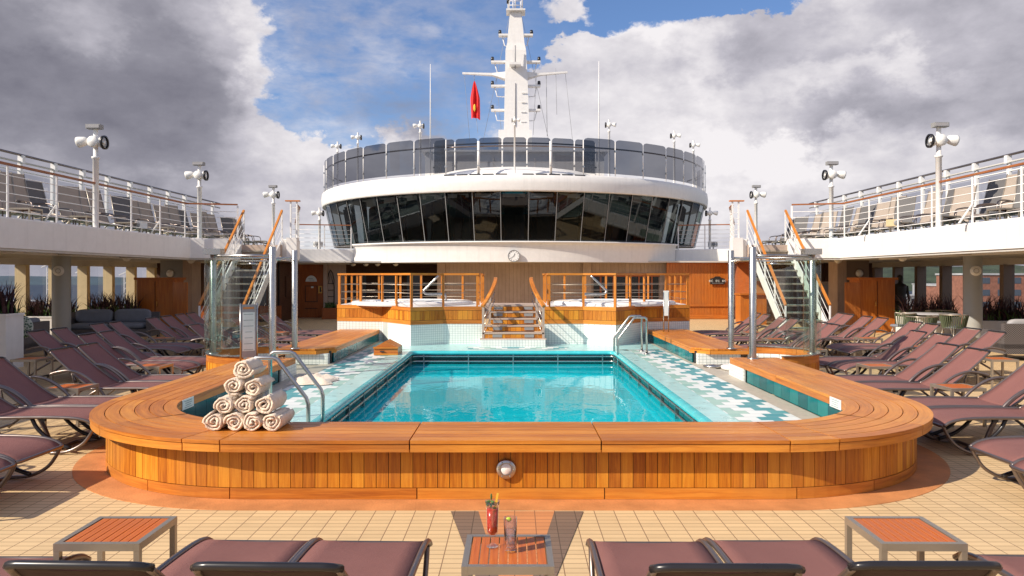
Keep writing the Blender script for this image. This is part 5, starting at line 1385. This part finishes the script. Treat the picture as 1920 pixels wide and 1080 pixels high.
MB().box((mx_(967), MD, mz(23)), (.85, .8, .06)).build('top_platform', M['white'], t)
b = MB()
for px in (955, 962, 976): b.tube([(mx_(px), MD - .35, mz(23)), (mx_(px), MD - .35, mz(7))], .02, 6)
for py in (7, 15): b.tube([(mx_(955), MD - .35, mz(py)), (mx_(976), MD - .35, mz(py))], .02, 6)
b.build('top_guard', M['white2'], t)
for px, up in ((979, -30), (966, -14), (953, -4)): MB().tube([(mx_(px), MD - .2, mz(24)), (mx_(px), MD - .2, mz(up))], .03, 6).build('top_aerial', M['white2'], t)
MB().tube([(mx_(953), MD - .3, mz(11)), (mx_(953), MD - .3, mz(1))], .07, 10).build('navigation_lamp', M['black'], t)
for sg in (-1, 1):
    c0 = 967
    # main yard
    b = MB(); x0_, x1_ = mx_(c0 + sg * 19), mx_(c0 + sg * 44); x2_ = mx_(c0 + sg * 100 if sg < 0 else c0 + 97)
    z0_, z1_ = mz(150 if sg < 0 else 149), mz(137)
    vs = [(x0_, MD - .25, z0_), (x0_, MD - .25, z1_), (x1_, MD - .12, mz(142)), (x1_, MD - .12, mz(138)), (x2_, MD - .06, mz(139 if sg < 0 else 137)), (x2_, MD - .06, mz(136 if sg < 0 else 134))]
    vs = vs + [(p[0], 2 * MD - p[1], p[2]) for p in vs]
    fs = [(0, 2, 3, 1), (2, 4, 5, 3), (6, 7, 9, 8), (8, 9, 11, 10), (1, 3, 9, 7), (3, 5, 11, 9), (0, 6, 8, 2), (2, 8, 10, 4), (4, 10, 11, 5)]
    b.add(vs, fs); b.build('yard_arm', M['white'], t)
    for (py, ext) in ((68, 32), (118, 46), (163, 46), (208, 46)):
        x_in = mx_(c0 + sg * 15); x_out = mx_(c0 + sg * ext)
        MB().bar((x_in, MD - .1, mz(py)), (x_out, MD - .1, mz(py)), .30, .08).build('lamp_bracket', M['white'], t)
        MB().lathe([(0, 0), (.07, 0), (.075, .1), (.06, .2), (0, .22)], (mx_(c0 + sg * (ext - 2.5)), MD - .1, mz(py - 1.5)), 12).build('navigation_lamp', M['black'], t)
        MB().tube([(mx_(c0 + sg * (ext - 7)), MD - .1, mz(py + 2)), (mx_(c0 + sg * (ext - 11)), MD - .1, mz(py + 19)), (x_in, MD - .1, mz(py + 20))], .022, 6).build('bracket_stay', M['white2'], t)
MB().tube([(mx_(966), MD - .6, mz(93)), (mx_(966), MD - .6, mz(136))], .03, 6).build('front_aerial', M['cush'], t)
MB().box((mx_(966), MD - .62, mz(128)), (.5, .4, .1)).build('radar_shelf', M['white'], t)
for px, y1, y2, q in ((1024, 150, 255, .012), (1042, 140, 215, .008)): MB().tube([(mx_(px), MD, mz(y1 - 12)), (mx_(px + 2), MD, mz(y2))], q, 5).build('rigging_wire', M['grey'], t)
for px, y1, px2, y2 in ((930, 137, 940, 247), (1006, 137, 1000, 250), (870, 137, 880, 262), (1060, 135, 1075, 262), (956, 24, 905, 262), (977, 24, 1030, 262)):
    MB().tube([(mx_(px), MD + .1, mz(y1)), (mx_(px2), MD + .4, mz(y2))], .007, 4).build('rigging_wire', M['grey'], t)
MB().tube([(mx_(966), MD - .47, mz(240)), (mx_(966), MD - .42, mz(160))], .02, 5).build('cable_conduit', M['cush'], t)
for py in (232, 214, 196, 178): MB().box((mx_(981), MD - .46, mz(py)), (.22, .03, .03)).build('mast_rung', M['white2'], t)
# whip aerials
for px, a, c_, lab in ((807, 120, 300, 'thin white whip aerial standing left of the mast'), (1123, 115, 290, 'thin white whip aerial standing right of the mast')):
    d = 30.5; t2 = thing('whip_aerial', lab, 'aerial', (G(px, d), d, 5.4), 'whip aerials on the lounge roof')
    MB().tube([(G(px, d), d, 5.44), (G(px, d), d, H(a + 75, d)), (G(px, d), d, H(a, d))], [.03, .022, .012], 6).build('rod', M['white2'], t2)
    MB().box((G(px, d), d, 5.6), (.5, .3, .3)).build('mount', M['white2'], t2)
# flag
t = thing('red_flag', 'furled red flag with a gold mark hanging from the left yard arm', 'flag', (mx_(891), MD, mz(222)))
b = MB(); vs = []; n = 22; m = 9; r = random.Random(3)
for i in range(n + 1):
    f = i / n; wd = (.02 + .23 * min(1, f * 2.2) ** .8 - .05 * max(0, f - .6)) ; cxm = mx_(889.5 + 2.5 * f)
    for j in range(m + 1):
        q = j / m * 2 - 1; vs.append((cxm + q * wd * .85, MD + .10 * sin(q * 6 + f * 2) * min(1, 2 * f), mz(152 + 69 * f) - .06 * (q * .5 + abs(q)) * (f > .9)))
b.add(vs, [(i * (m + 1) + j, i * (m + 1) + j + 1, (i + 1) * (m + 1) + j + 1, (i + 1) * (m + 1) + j) for i in range(n) for j in range(m)], smooth=True); b.build('cloth', M['red'], t)
MB().ball((mx_(890), MD - .10, mz(203)), (.055, .035, .17), 10).build('gold_mark', M['gold'], t)
MB().tube([(mx_(889), MD, mz(139)), (mx_(889), MD, mz(152))], .012, 5).build('halyard', M['cush'], t); MB().tube([(mx_(893), MD, mz(221)), (mx_(896), MD, mz(250))], .008, 5).build('halyard', M['cush'], t)

# ================================================================ walls under the lounge
t = thing('rear_wall', 'weathered grey wood panel wall below the clock fascia', 'wall', (0, 30, 0))
d = 30.0
b = MB(); xa, xb = G(822, d), G(1250, d); n = int((xb - xa) / .15)
for i in range(n): b.box((xa + (i + .5) * (xb - xa) / n, d, 1.12), ((xb - xa) / n - .006, .03, 2.23))
b.build('panelling', M['greywood'], t)
MB().box(((xa + xb) / 2, d + .05, 1.12), (xb - xa, .05, 2.24)).build('backing', M['black'], t)
for px in (828, 1100): MB().box((G(px, d), d - .1, 1.12), (.32, .16, 2.24)).build('pilaster', M['greywood'], t)
for px, w_ in ((1160, 1.7), (1215, 1.6)): pass
MB().box((G(1174, d - .05), d - .05, .95), (2.6, .04, 1.5)).build('dark_window', M['wframe'], t)
for px in (1126, 1150, 1174, 1198, 1222): MB().box((G(px, d - .1), d - .1, .95), (.07, .04, 1.5)).build('window_post', M['door'], t)
MB().box((G(1174, d - .1), d - .1, 1.72), (2.7, .05, .07)).build('window_head', M['door'], t)
t = thing('bar_wall', 'bright orange varnished plank wall carrying the small black sign at right', 'wall', (7, 30, 0))
b = MB(); xa, xb = G(1250, 29.5), G(1374, 29.5); n = int((xb - xa) / .12)
for i in range(n): b.box((xa + (i + .5) * (xb - xa) / n, 29.55, 1.12), ((xb - xa) / n - .006, .03, 2.23))
b.build('panelling', M['cabinet'], t); MB().box(((xa + xb) / 2, 29.6, 1.12), (xb - xa, .05, 2.24)).build('backing', M['black'], t)
MB().box(((xa + xb) / 2, 29.51, .55), (xb - xa, .05, .08)).build('dado_rail', M['cabinet'], t); MB().box(((xa + xb) / 2, 29.51, .10), (xb - xa, .05, .16)).build('skirting', M['cabinet'], t)
def textmesh(txt, size, loc, mat, parent, name='lettering', rz=0, ext=.003, align='CENTER'):
    cu = bpy.data.curves.new(name, 'FONT'); cu.body = txt; cu.size = size; cu.extrude = ext; cu.align_x = align; cu.align_y = 'CENTER'
    o = bpy.data.objects.new(name, cu); COL.objects.link(o); dg = bpy.context.evaluated_depsgraph_get()
    me = bpy.data.meshes.new_from_object(o.evaluated_get(dg)); bpy.data.objects.remove(o)
    o = bpy.data.objects.new(name, me); COL.objects.link(o); me.materials.clear(); me.materials.append(mat); o.parent = parent
    o.location = Vector(loc) - wloc(parent); o.rotation_euler = (radians(90), 0, rz); return o
t = thing('name_sign', 'small black sign with pale lettering on the orange wall', 'sign', (G(1346, 29.4), 29.4, H(534, 29.4)))
d = 29.45; xs, zs = G(1345.5, d), H(527, d)
b = MB(); w2, h2 = .29, .13
pl = [(-w2, -h2), (w2, -h2), (w2, h2 * .7), (w2 * .5, h2), (w2 * .3, h2 * 1.4), (-w2 * .3, h2 * 1.4), (-w2 * .5, h2), (-w2, h2 * .7)]
b.add([(xs + p[0], d, zs + p[1]) for p in pl] + [(xs + p[0], d + .03, zs + p[1]) for p in pl], [tuple(range(8)), tuple(reversed(range(8, 16)))] + [(i, i + 8, (i + 1) % 8 + 8, (i + 1) % 8) for i in range(8)]); b.build('board', M['ink'], t)
textmesh("B'C   E'C   B'C", .115, (xs, d - .006, zs + .0), M['signw'], t)
MB().box((xs, d - .006, zs - .085), (.44, .004, .012)).build('underline', M['cush'], t)
# dark recess behind the left tub + door wall
t = thing('recess_wall', 'dark recessed wall behind the left hot tub', 'wall', (-5, 33, 0))
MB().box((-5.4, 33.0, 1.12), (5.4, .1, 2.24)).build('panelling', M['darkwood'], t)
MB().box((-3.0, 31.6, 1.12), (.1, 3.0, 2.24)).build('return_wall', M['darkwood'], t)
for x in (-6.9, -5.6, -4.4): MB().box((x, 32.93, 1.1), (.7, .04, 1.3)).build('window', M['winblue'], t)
for k, px in enumerate((662, 686, 708, 742)):
    l = thing('ceiling_lamp', '%s small dome lamp from the left in the recess behind the left hot tub' % ORD[k], 'lamp', (G(px, 30.5), 30.5, 2.1), 'dome lamps in the recess')
    MB().lathe([(.12, 0), (.11, -.05), (.06, -.10), (0, -.11)], (G(px, 30.5), 30.5, 2.22), 16).build('dome', M['lampw'], l); MB().lathe([(.14, 0), (.14, -.02), (.12, -.03)], (G(px, 30.5), 30.5, 2.23), 16).build('rim', M['alu'], l)
MB().box((0, 0, 0), (.01, .01, .01)) if False else None
t = thing('recess_ceiling', 'white ceiling over the passage behind the hot tubs', 'ceiling', (0, 32, 2.2)); MB().box((0, 31.5, 2.27), (17.4, 4.5, .06)).build('ceiling_panel', M['ceil'], t)
# brown door with half round plate and brass handle
d = 30.6
t = thing('spa_door', 'brown wooden door with half round pale plate and brass handle at left', 'door', (G(583, d), d, 0))
xa, xb = G(559, d), G(607, d)
MB().box(((xa + xb) / 2, d, 1.12), (xb - xa, .06, 2.23)).build('leaf', M['door'], t)
for (x0_, x1_, z0_, z1_) in ((.2, .3, .5, 1.3), (.7, .8, .5, 1.3)): pass
MB().box((G(573, d), d - .035, .98), (.03, .02, .62)).build('moulding', M['darkwood'], t); MB().box((G(595, d), d - .035, .98), (.03, .02, .62)).build('moulding', M['darkwood'], t)
for z in (1.30, .66, .38): MB().box((G(584, d), d - .036, z), (.52, .02, .03)).build('moulding', M['darkwood'], t)
cxp, czp = G(584, d), H(528, d)
pl = [(.23 * cos(radians(a)), .25 * sin(radians(a))) for a in range(0, 181, 12)]
b = MB(); b.add([(cxp + p[0], d - .045, czp + p[1]) for p in pl] + [(cxp + p[0], d - .03, czp + p[1]) for p in pl], [tuple(range(16)), tuple(reversed(range(16, 32)))] + [(i, i + 16, (i + 1) % 16 + 16, (i + 1) % 16) for i in range(16)]); b.build('half_round_plate', M['signw'], t)
b = MB(); b.box((cxp - .03, d - .048, czp + .12), (.20, .004, .02)); b.box((cxp + .03, d - .048, czp + .06), (.22, .004, .015)); b.build('plate_lettering', M['greyink'], t)
MB().box((G(601, d), d - .05, H(543, d)), (.15, .04, .30)).build('handle_plate', M['brass'], t); MB().box((G(602, d), d - .09, H(543, d)), (.05, .05, .20)).build('handle', M['black'], t)
MB().box((G(586, d), d - .04, H(538, d)), (.10, .01, .09)).build('pictogram', M['signw'], t)
MB().box((G(611, d), d - .02, 1.12), (.16, .14, 2.24)).build('door_post', M['greywood'], t)
t = thing('arched_mirror', 'dark lattice framed gothic arch panel right of the brown door', 'mirror', (G(617, d), d, .3)); x_ = G(620, d)
MB().box((G(627, d), d + .1, 1.12), (.9, .06, 2.24)).build('wall_panel', M['greywood'], t)
b = MB(); pts = [(x_ - .14, d - .0, .55), (x_ - .14, d, 1.55), (x_ - .08, d, 1.82), (x_, d, 1.95), (x_ + .08, d, 1.82), (x_ + .14, d, 1.55), (x_ + .14, d, .55)]
b.tube(pts, .02, 6); 
for z in (.6, .87, 1.13, 1.4): b.tube([(x_ - .14, d, z), (x_ + .14, d, z)], .013, 6)
b.tube([(x_ - .1, d, 1.4), (x_, d, 1.8), (x_ + .1, d, 1.4)], .012, 6); b.build('frame', M['ink'], t)
t = thing('planter_box', 'low brown planter with dark green plants right of the door', 'planter', (G(630, 29.8), 29.8, 0))
MB().box((G(628, 29.8), 29.8, .22), (.9, .5, .44)).build('box', M['door'], t)
def blades(n, c, rx, ry, h, seed, w_=.02, lean=.5):
    r = random.Random(seed); vs = []; fs = []
    for k in range(n):
        x, y = c[0] + r.uniform(-rx, rx), c[1] + r.uniform(-ry, ry); a = r.uniform(0, 6.28); ln = r.uniform(.1, lean) * h; hh = h * r.uniform(.45, 1.05); ww = w_ * r.uniform(.6, 1.3); pa = a + 1.57
        b0 = len(vs)
        for s in range(5):
            f = s / 4; q = ww * (1 - f ** 1.6) + .0015; px_ = x + cos(a) * ln * f * f; py_ = y + sin(a) * ln * f * f; z = c[2] + hh * (f - .25 * f * f * lean)
            vs += [(px_ - cos(pa) * q, py_ - sin(pa) * q, z), (px_ + cos(pa) * q, py_ + sin(pa) * q, z)]
        fs += [(b0 + 2 * s, b0 + 2 * s + 1, b0 + 2 * s + 3, b0 + 2 * s + 2) for s in range(4)]
    return MB().add(vs, fs)
blades(90, (G(628, 29.8), 29.8, .42), .38, .2, .35, 5, .03, .9).build('foliage', M['leafg'], t)
# left & right back interior walls
for sg, sn in ((-1, 'left'), (1, 'right')):
    t = thing('passage_wall', 'dark %s passage wall running back behind the staircase' % sn, 'wall', (sg * 8.88, 29.2, 0), 'passage walls behind the staircases')
    MB().bar((sg * 8.86, 27.95, 1.12), (sg * (8.9 if sg < 0 else 8.7), 30.7, 1.12), .08, 2.24).build('panelling', M['darkwood'] if sg < 0 else M['door'], t)
    MB().box((sg * 8.8, 29.0, 1.3), (.04, .6, .8)).build('picture_frame', M['signw'] if sg > 0 else M['darkwood'], t)
for sg, sn in ((-1, 'left'), (1, 'right')):
    t = thing('lounge_end_wall', 'dark wood panelled end wall of the %s side lounge with framed pictures' % sn, 'wall', (sg * 11, 27.8, 0), 'end walls of the side lounges')
    b = MB(); xa, xb = 8.85, 13.4; n = 30
    for i in range(n): b.box((sg * (xa + (i + .5) * (xb - xa) / n), 27.9, 1.12), ((xb - xa) / n - .01, .03, 2.23))
    b.build('panelling', M['darkwood'], t); MB().box((sg * 11.1, 27.96, 1.12), (4.6, .05, 2.24)).build('backing', M['black'], t)
    if sg < 0:
        MB().box((-11.0, 27.86, 1.15), (.85, .05, 1.3)).build('window', M['winblue'], t); MB().box((-9.7, 27.86, 1.15), (.85, .05, 1.3)).build('window', M['winblue'], t)
        MB().box((-10.4, 27.8, .35), (3.4, .1, .5)).build('dado', M['door'], t)
    else:
        MB().box((11.7, 27.86, 1.0), (1.0, .05, 1.0)).build('picture_frame', M['greywood'], t); MB().box((11.7, 27.83, 1.0), (.72, .03, .75)).build('picture', M['cush'], t)
        MB().box((9.15, 27.86, 1.25), (.62, .05, .8)).build('picture_frame', M['signw'], t); MB().box((9.15, 27.83, 1.25), (.4, .03, .55)).build('picture', M['redband'], t)
t = thing('bar_counter', 'orange wooden counter beside the right staircase', 'counter', (9.2, 26.5, 0)); xa, xb = G(1384, 26.5), G(1432, 26.5)
MB().box(((xa + xb) / 2, 26.5, .52), (xb - xa, .6, 1.04)).build('body', M['cabinet'], t); MB().box(((xa + xb) / 2, 26.47, 1.07), (xb - xa + .08, .72, .05)).build('counter_top', M['cabinet'], t)
MB().box(((xa + xb) / 2, 26.19, .5), (.02, .02, .9)).build('door_gap', M['darkwood'], t)

# ================================================================ cabinets
for sg, sn in ((-1, 'left'), (1, 'right')):
    d = 22.6; t = thing('wooden_cabinet', 'tall orange wooden cabinet with its door open on the %s side' % sn, 'cabinet', (sg * 11, d, 0), 'tall wooden cabinets with open doors')
    xo, xi = (G(257, d), G(325, d)) if sg < 0 else (G(1678, d), G(1612, d)); ht = 1.6; cx_ = (xo + xi) / 2; wd = abs(xo - xi)
    MB().box((cx_, d + .35, ht / 2), (wd, .7, ht)).build('body', M['cabinet'], t)
    MB().box((cx_, d + .33, ht + .03), (wd + .12, .82, .07)).build('cornice', M['cabinet'], t)
    MB().box((cx_ + sg * wd * .0, d - .012, ht / 2), (.012, .01, ht - .1)).build('door_gap', M['darkwood'], t)
    xa, xb = (G(325, d), G(355, d)) if sg < 0 else (G(1612, d), G(1581, d))
    MB().bar((xa, d - .02, ht / 2 - .02), (xb, d - .12, ht / 2 - .02), .04, ht - .12).build('door', M['cabinet'], t)
    MB().tube([(cx_ - sg * .06, d - .03, .8), (cx_ - sg * .06, d - .03, .95)], .012, 6).build('handle', M['brass'], t)

# ================================================================ plants, sofas, tables
def planter(x, y, w_, dep, h, seed, lab, ph=.8, pot='box', tall=False):
    t = thing('potted_plant', lab, 'plant', (x, y, 0), 'planters of dark grasses')
    b = MB(); 
    if pot == 'box': b.box((x, y, h / 2), (w_, dep, h)); b.box((x, y, h - .02), (w_ + .03, dep + .03, .04))
    b.build('pot', M['white'], t)
    blades(int(150 * w_ / .8), (x, y, h - .03), w_ * .45, dep * .4, ph, seed, .017, .7).build('purple_blades', M['leafp'], t)
    blades(int(70 * w_ / .8), (x, y, h - .03), w_ * .46, dep * .45, ph * .55, seed + 1, .022, .9).build('green_blades', M['leafg'], t)
    return t
planter(G(0, 13.9), 13.9, .55, .5, 1.02, 1, 'tall white planter with dark trailing grasses at the far left edge', .75)
planter(G(93, 20.5), 20.5, 1.5, .5, .62, 3, 'white trough of purple grasses half hidden by the left grey column', .75)
planter(G(213, 22.2), 22.2, 1.5, .5, .62, 5, 'white trough of dark grasses left of the left cabinet', .8)
planter(G(1740, 21.4), 21.4, 1.6, .5, .55, 7, 'trough of purple grasses left of the right grey column', .85)
planter(G(1872, 19.6), 19.6, 1.5, .5, .55, 9, 'trough of purple grasses right of the right grey column', .85)
planter(G(1672, 24.2), 24.2, .7, .4, .6, 12, 'dark grasses beside the right cabinet', .9)
def pillow(c, r):
    b = MB(); vs = []; n1, n2 = 12, 20
    sg_ = lambda v, p: (abs(v) ** p) * (1 if v >= 0 else -1)
    for i in range(n1 + 1):
        u = -pi / 2 + pi * i / n1
        for j in range(n2):
            v = 2 * pi * j / n2; vs.append((c[0] + r[0] * sg_(cos(u), .35) * sg_(cos(v), .35), c[1] + r[1] * sg_(cos(u), .35) * sg_(sin(v), .35), c[2] + r[2] * sg_(sin(u), .6)))
    b.add(vs, [(i * n2 + j, i * n2 + (j + 1) % n2, (i + 1) * n2 + (j + 1) % n2, (i + 1) * n2 + j) for i in range(n1) for j in range(n2)], smooth=True); return b
def sofa(x, y, w_, dep, rz, lab, cm):
    t = thing('wicker_sofa', lab, 'sofa', (x, y, 0), 'dark wicker sofas', rz)
    MB().box((0, 0, .24), (w_, dep, .20)).build('base', M['wicker'], t, local=True)
    MB().box((0, dep / 2 - .06, .50), (w_, .12, .5)).build('backrest', M['wicker'], t, local=True)
    for s in (-1, 1): MB().box((s * (w_ / 2 - .06), -.06, .42), (.12, dep - .14, .34)).build('armrest', M['wicker'], t, local=True)
    for s in (-1, 1):
        b = pillow((s * w_ * .215, -.03, .41), (w_ * .21, dep * .38, .08)); b.build('seat_cushion', cm, t, local=True)
        b = pillow((s * w_ * .215, dep / 2 - .19, .66), (w_ * .205, .09, .18)); b.build('back_cushion', cm, t, local=True)
        for q in (-1, 1): MB().box((s * (w_ / 2 - .05), q * (dep / 2 - .06), .07), (.05, .05, .14)).build('leg', M['black'], t, local=True)
    return t
sofa(-10.3, 15.2, 1.7, .85, radians(-80), 'dark wicker sofa with grey cushions behind the left outer loungers', M['cushd'])
sofa(-11.7, 17.0, 1.6, .8, radians(180), 'wicker sofa half hidden behind the left grey column', M['cushd'])
sofa(-10.6, 19.6, 2.2, .85, radians(10), 'long slate cushioned wicker sofa in front of the left planter', M['cushd'])
sofa(10.9, 15.4, 2.0, .9, radians(175), 'wicker sofa with pale grey back cushions right of the right column', M['cush'])
t = thing('patterned_cushion', 'green and white patterned cushion on the left sofa', 'cushion', (G(38, 14.6), 14.6, .5))
m, nt3, out3 = newmat('green_pattern'); vz = nt3.nodes.new('ShaderNodeTexVoronoi'); vz.inputs['Scale'].default_value = 22; lk(nt3, geop(nt3), vz.inputs[0]); pbr(nt3, out3, ramp(nt3, vz.outputs[0], [(.35, (.10, .16, .11)), (.5, (.5, .52, .45))]), .9); M['patt'] = m
MB().ball((G(38, 14.6), 14.6, .72), (.26, .09, .24), 16, Matrix.Rotation(.3, 3, 'Y')).build('cover', M['patt'], t); MB().tube([(G(38, 14.6) - .2, 14.52, .52), (G(38, 14.6) + .24, 14.52, .55)], .01, 6).build('seam', M['leafg'], t)
def rope_chair(x, y, rz, lab):
    t = thing('rope_chair', lab, 'chair', (x, y, 0), 'green rope dining chairs', rz)
    MB().lathe([(0, .44), (.25, .44), (.26, .46), (.24, .49), (0, .50)], (0, 0, 0), 20).build('seat', M['cushd'], t, local=True)
    b = MB()
    for k in range(26):
        a = radians(-20 + 220 * k / 25); b.bar((.25 * cos(a), .25 * sin(a), .45), (.33 * cos(a), .33 * sin(a), .76), .014, .03, up=(cos(a), sin(a), 0))
    b.build('rope_back', M['rope'], t, local=True)
    MB().tube([(.335 * cos(radians(-20 + 22 * k)), .335 * sin(radians(-20 + 22 * k)), .77) for k in range(11)], .014, 7).build('top_rail', M['alu'], t, local=True)
    for sx in (-1, 1):
        for sy in (-1, 1): MB().tube([(sx * .17, sy * .17, .45), (sx * .24, sy * .24, 0)], .012, 6).build('leg', M['alu'], t, local=True)
for k, (x, y, rz, lab) in enumerate([(G(1728, 17.4), 17.4, 0, 'green rope chair in front of the right dining table'), (G(1690, 18.8), 18.8, 1.2, 'green rope chair at the left end of the right dining table'), (G(1790, 18.2), 18.2, -1.4, 'green rope chair between dining table and right grey column'),
                                     (G(1762, 20.2), 20.2, 3.1, 'green rope chair behind the right dining table')]): rope_chair(x, y, rz + pi, lab)
t = thing('dining_table', 'round pale topped dining table among the green chairs at right', 'table', (G(1748, 18.7), 18.7, 0)); c = (G(1748, 18.9), 18.9, 0)
MB().lathe([(0, .74), (.62, .74), (.63, .755), (.62, .77), (0, .77)], c, 40).build('table_top', M['cush'], t); MB().lathe([(.05, .03), (.04, .74)], c, 14).build('pedestal', M['alu'], t); MB().lathe([(0, .0), (.3, .0), (.3, .02), (.05, .04)], c, 24).build('foot', M['alu'], t)
t = thing('person', 'person in dark clothes standing behind the right cabinet', 'person', (G(1690, 22.0), 22.0, 0))
def skinfig(parent, joints, edges, mat, name='body'):
    me = bpy.data.meshes.new(name); me.from_pydata([j[:3] for j in joints], edges, []); o = bpy.data.objects.new(name, me); COL.objects.link(o)
    md = o.modifiers.new('skin', 'SKIN'); sv = me.skin_vertices[0].data if me.skin_vertices else None
    return o, md
px_, py_ = G(1688, 23.3), 23.3
b = MB()
prof_t = [(.0, .84), (.15, .86), (.165, .95), (.14, 1.08), (.16, 1.22), (.185, 1.36), (.15, 1.45), (.06, 1.49), (.052, 1.54)]
b.lathe(prof_t, (px_, py_, 0), 18, Matrix.Diagonal((1.15, .7, 1)))
for s in (-1, 1): b.tube([(px_ + s * .09, py_, .92), (px_ + s * .10, py_ - .02, .5), (px_ + s * .11, py_ + .02, .08), (px_ + s * .11, py_ - .1, .04)], [.095, .065, .045, .04], 10); b.tube([(px_ + s * .19, py_, 1.40), (px_ + s * .25, py_ + .02, 1.14), (px_ + s * .20, py_ - .15, .95)], [.055, .043, .03], 10)
b.ball((px_, py_, 1.63), (.078, .095, .115), 16); b.build('body', M['ink'], t)
MB().ball((px_, py_ + .01, 1.66), (.088, .10, .10), 16).build('hair', M['black'], t)
# life ring style wall lamp row of the upper deck chairs ------------------------------------------------
def make_recliner():
    t = thing('deck_recliner', 'upright sling recliner', 'recliner', (0, 0, 0))
    seat = [(.0, .40), (.15, .38), (.55, .36)]; back = [(.55, .37), (.68, .62), (.80, .95), (.86, 1.20)]; leg_ = [(-.55, .32), (-.2, .38), (0, .40)]
    def pan(pr, w_, nm, mat, k=0):
        b = MB(); vs = []
        for (x, z) in pr: vs += [(x, -w_, z), (x, w_, z)]
        n = len(pr); vs += [(p[0] + .006, p[1], p[2] - .006) for p in vs]
        fs = [(2 * i, 2 * i + 1, 2 * i + 3, 2 * i + 2) for i in range(n - 1)]; fs += [tuple(2 * n + q for q in f[::-1]) for f in fs]
        b.add(vs, fs, smooth=True); return b.build(nm, mat, t)
    pan(leg_, .25, 'leg_rest', M['beige']); pan(seat, .26, 'seat', M['beige']); bk = pan(back, .26, 'backrest', M['beige'])
    for s in (-1, 1):
        MB().tube([(-.56, s * .27, .31), (0, s * .27, .40), (.55, s * .27, .36), (.70, s * .27, .66), (.87, s * .27, 1.22)], .013, 6).build('side_rail', M['alu'], t)
        MB().tube(smooth3([(.78, s * .31, .60), (.5, s * .31, .62), (.15, s * .31, .60), (.02, s * .31, .50), (.0, s * .31, .0)], 3), .015, 6).build('arm', M['gun'], t)
        MB().tube([(.2, s * .30, .37), (.72, s * .30, 0)], .013, 6).build('leg', M['alu'], t)
    return t
RP = make_recliner(); firstr = True
for sg, sn in ((-1, 'left'), (1, 'right')):
    for k in range(20):
        y = 13.6 + k * .84; x = sg * 10.2
        rz = (pi if sg < 0 else 0) + radians(random.uniform(-7, 7)) + (radians(28) if sg < 0 else radians(-28)) * (1 if k % 3 == 2 else .4) * -1
        lab = '%s upright sling recliner from the camera on the %s balcony' % (ORD[k], sn)
        grp = 'upright recliners on the %s balcony' % sn; rs_ = random.uniform(1.04, 1.14)
        if firstr: firstr = False; RP.location = (x, y, ZUD); RP.rotation_euler[2] = rz; RP['label'] = lab; RP['group'] = grp; o = RP
        else: o = dup(RP, (x, y, ZUD), rz, lab, grp, scale=(1, 1, rs_))
# dark variant: shade on recliners put into a darker sling colour, swapped per object
slots = {}
for o in list(COL.objects):
    if o.parent is not None and o.parent.name.startswith('deck_recliner') and o.name.split('.')[0] in ('backrest', 'seat', 'leg_rest'):
        pr = o.parent; idx = sum(map(ord, pr.name))
        if (pr.location.x > 0 and idx % 2 == 0) or idx % 4 == 0:
            o.material_slots[0].link = 'OBJECT'; o.material_slots[0].material = M['greysl']
# small deck tables up there
for sg, sn in ((-1, 'left'), (1, 'right')):
    for k in range(8):
        dup(TP, (sg * 9.75, 14.9 + k * 1.96, ZUD), 0, '%s small table from the camera on the %s balcony' % (ORD[k], sn), 'small tables on the balconies')
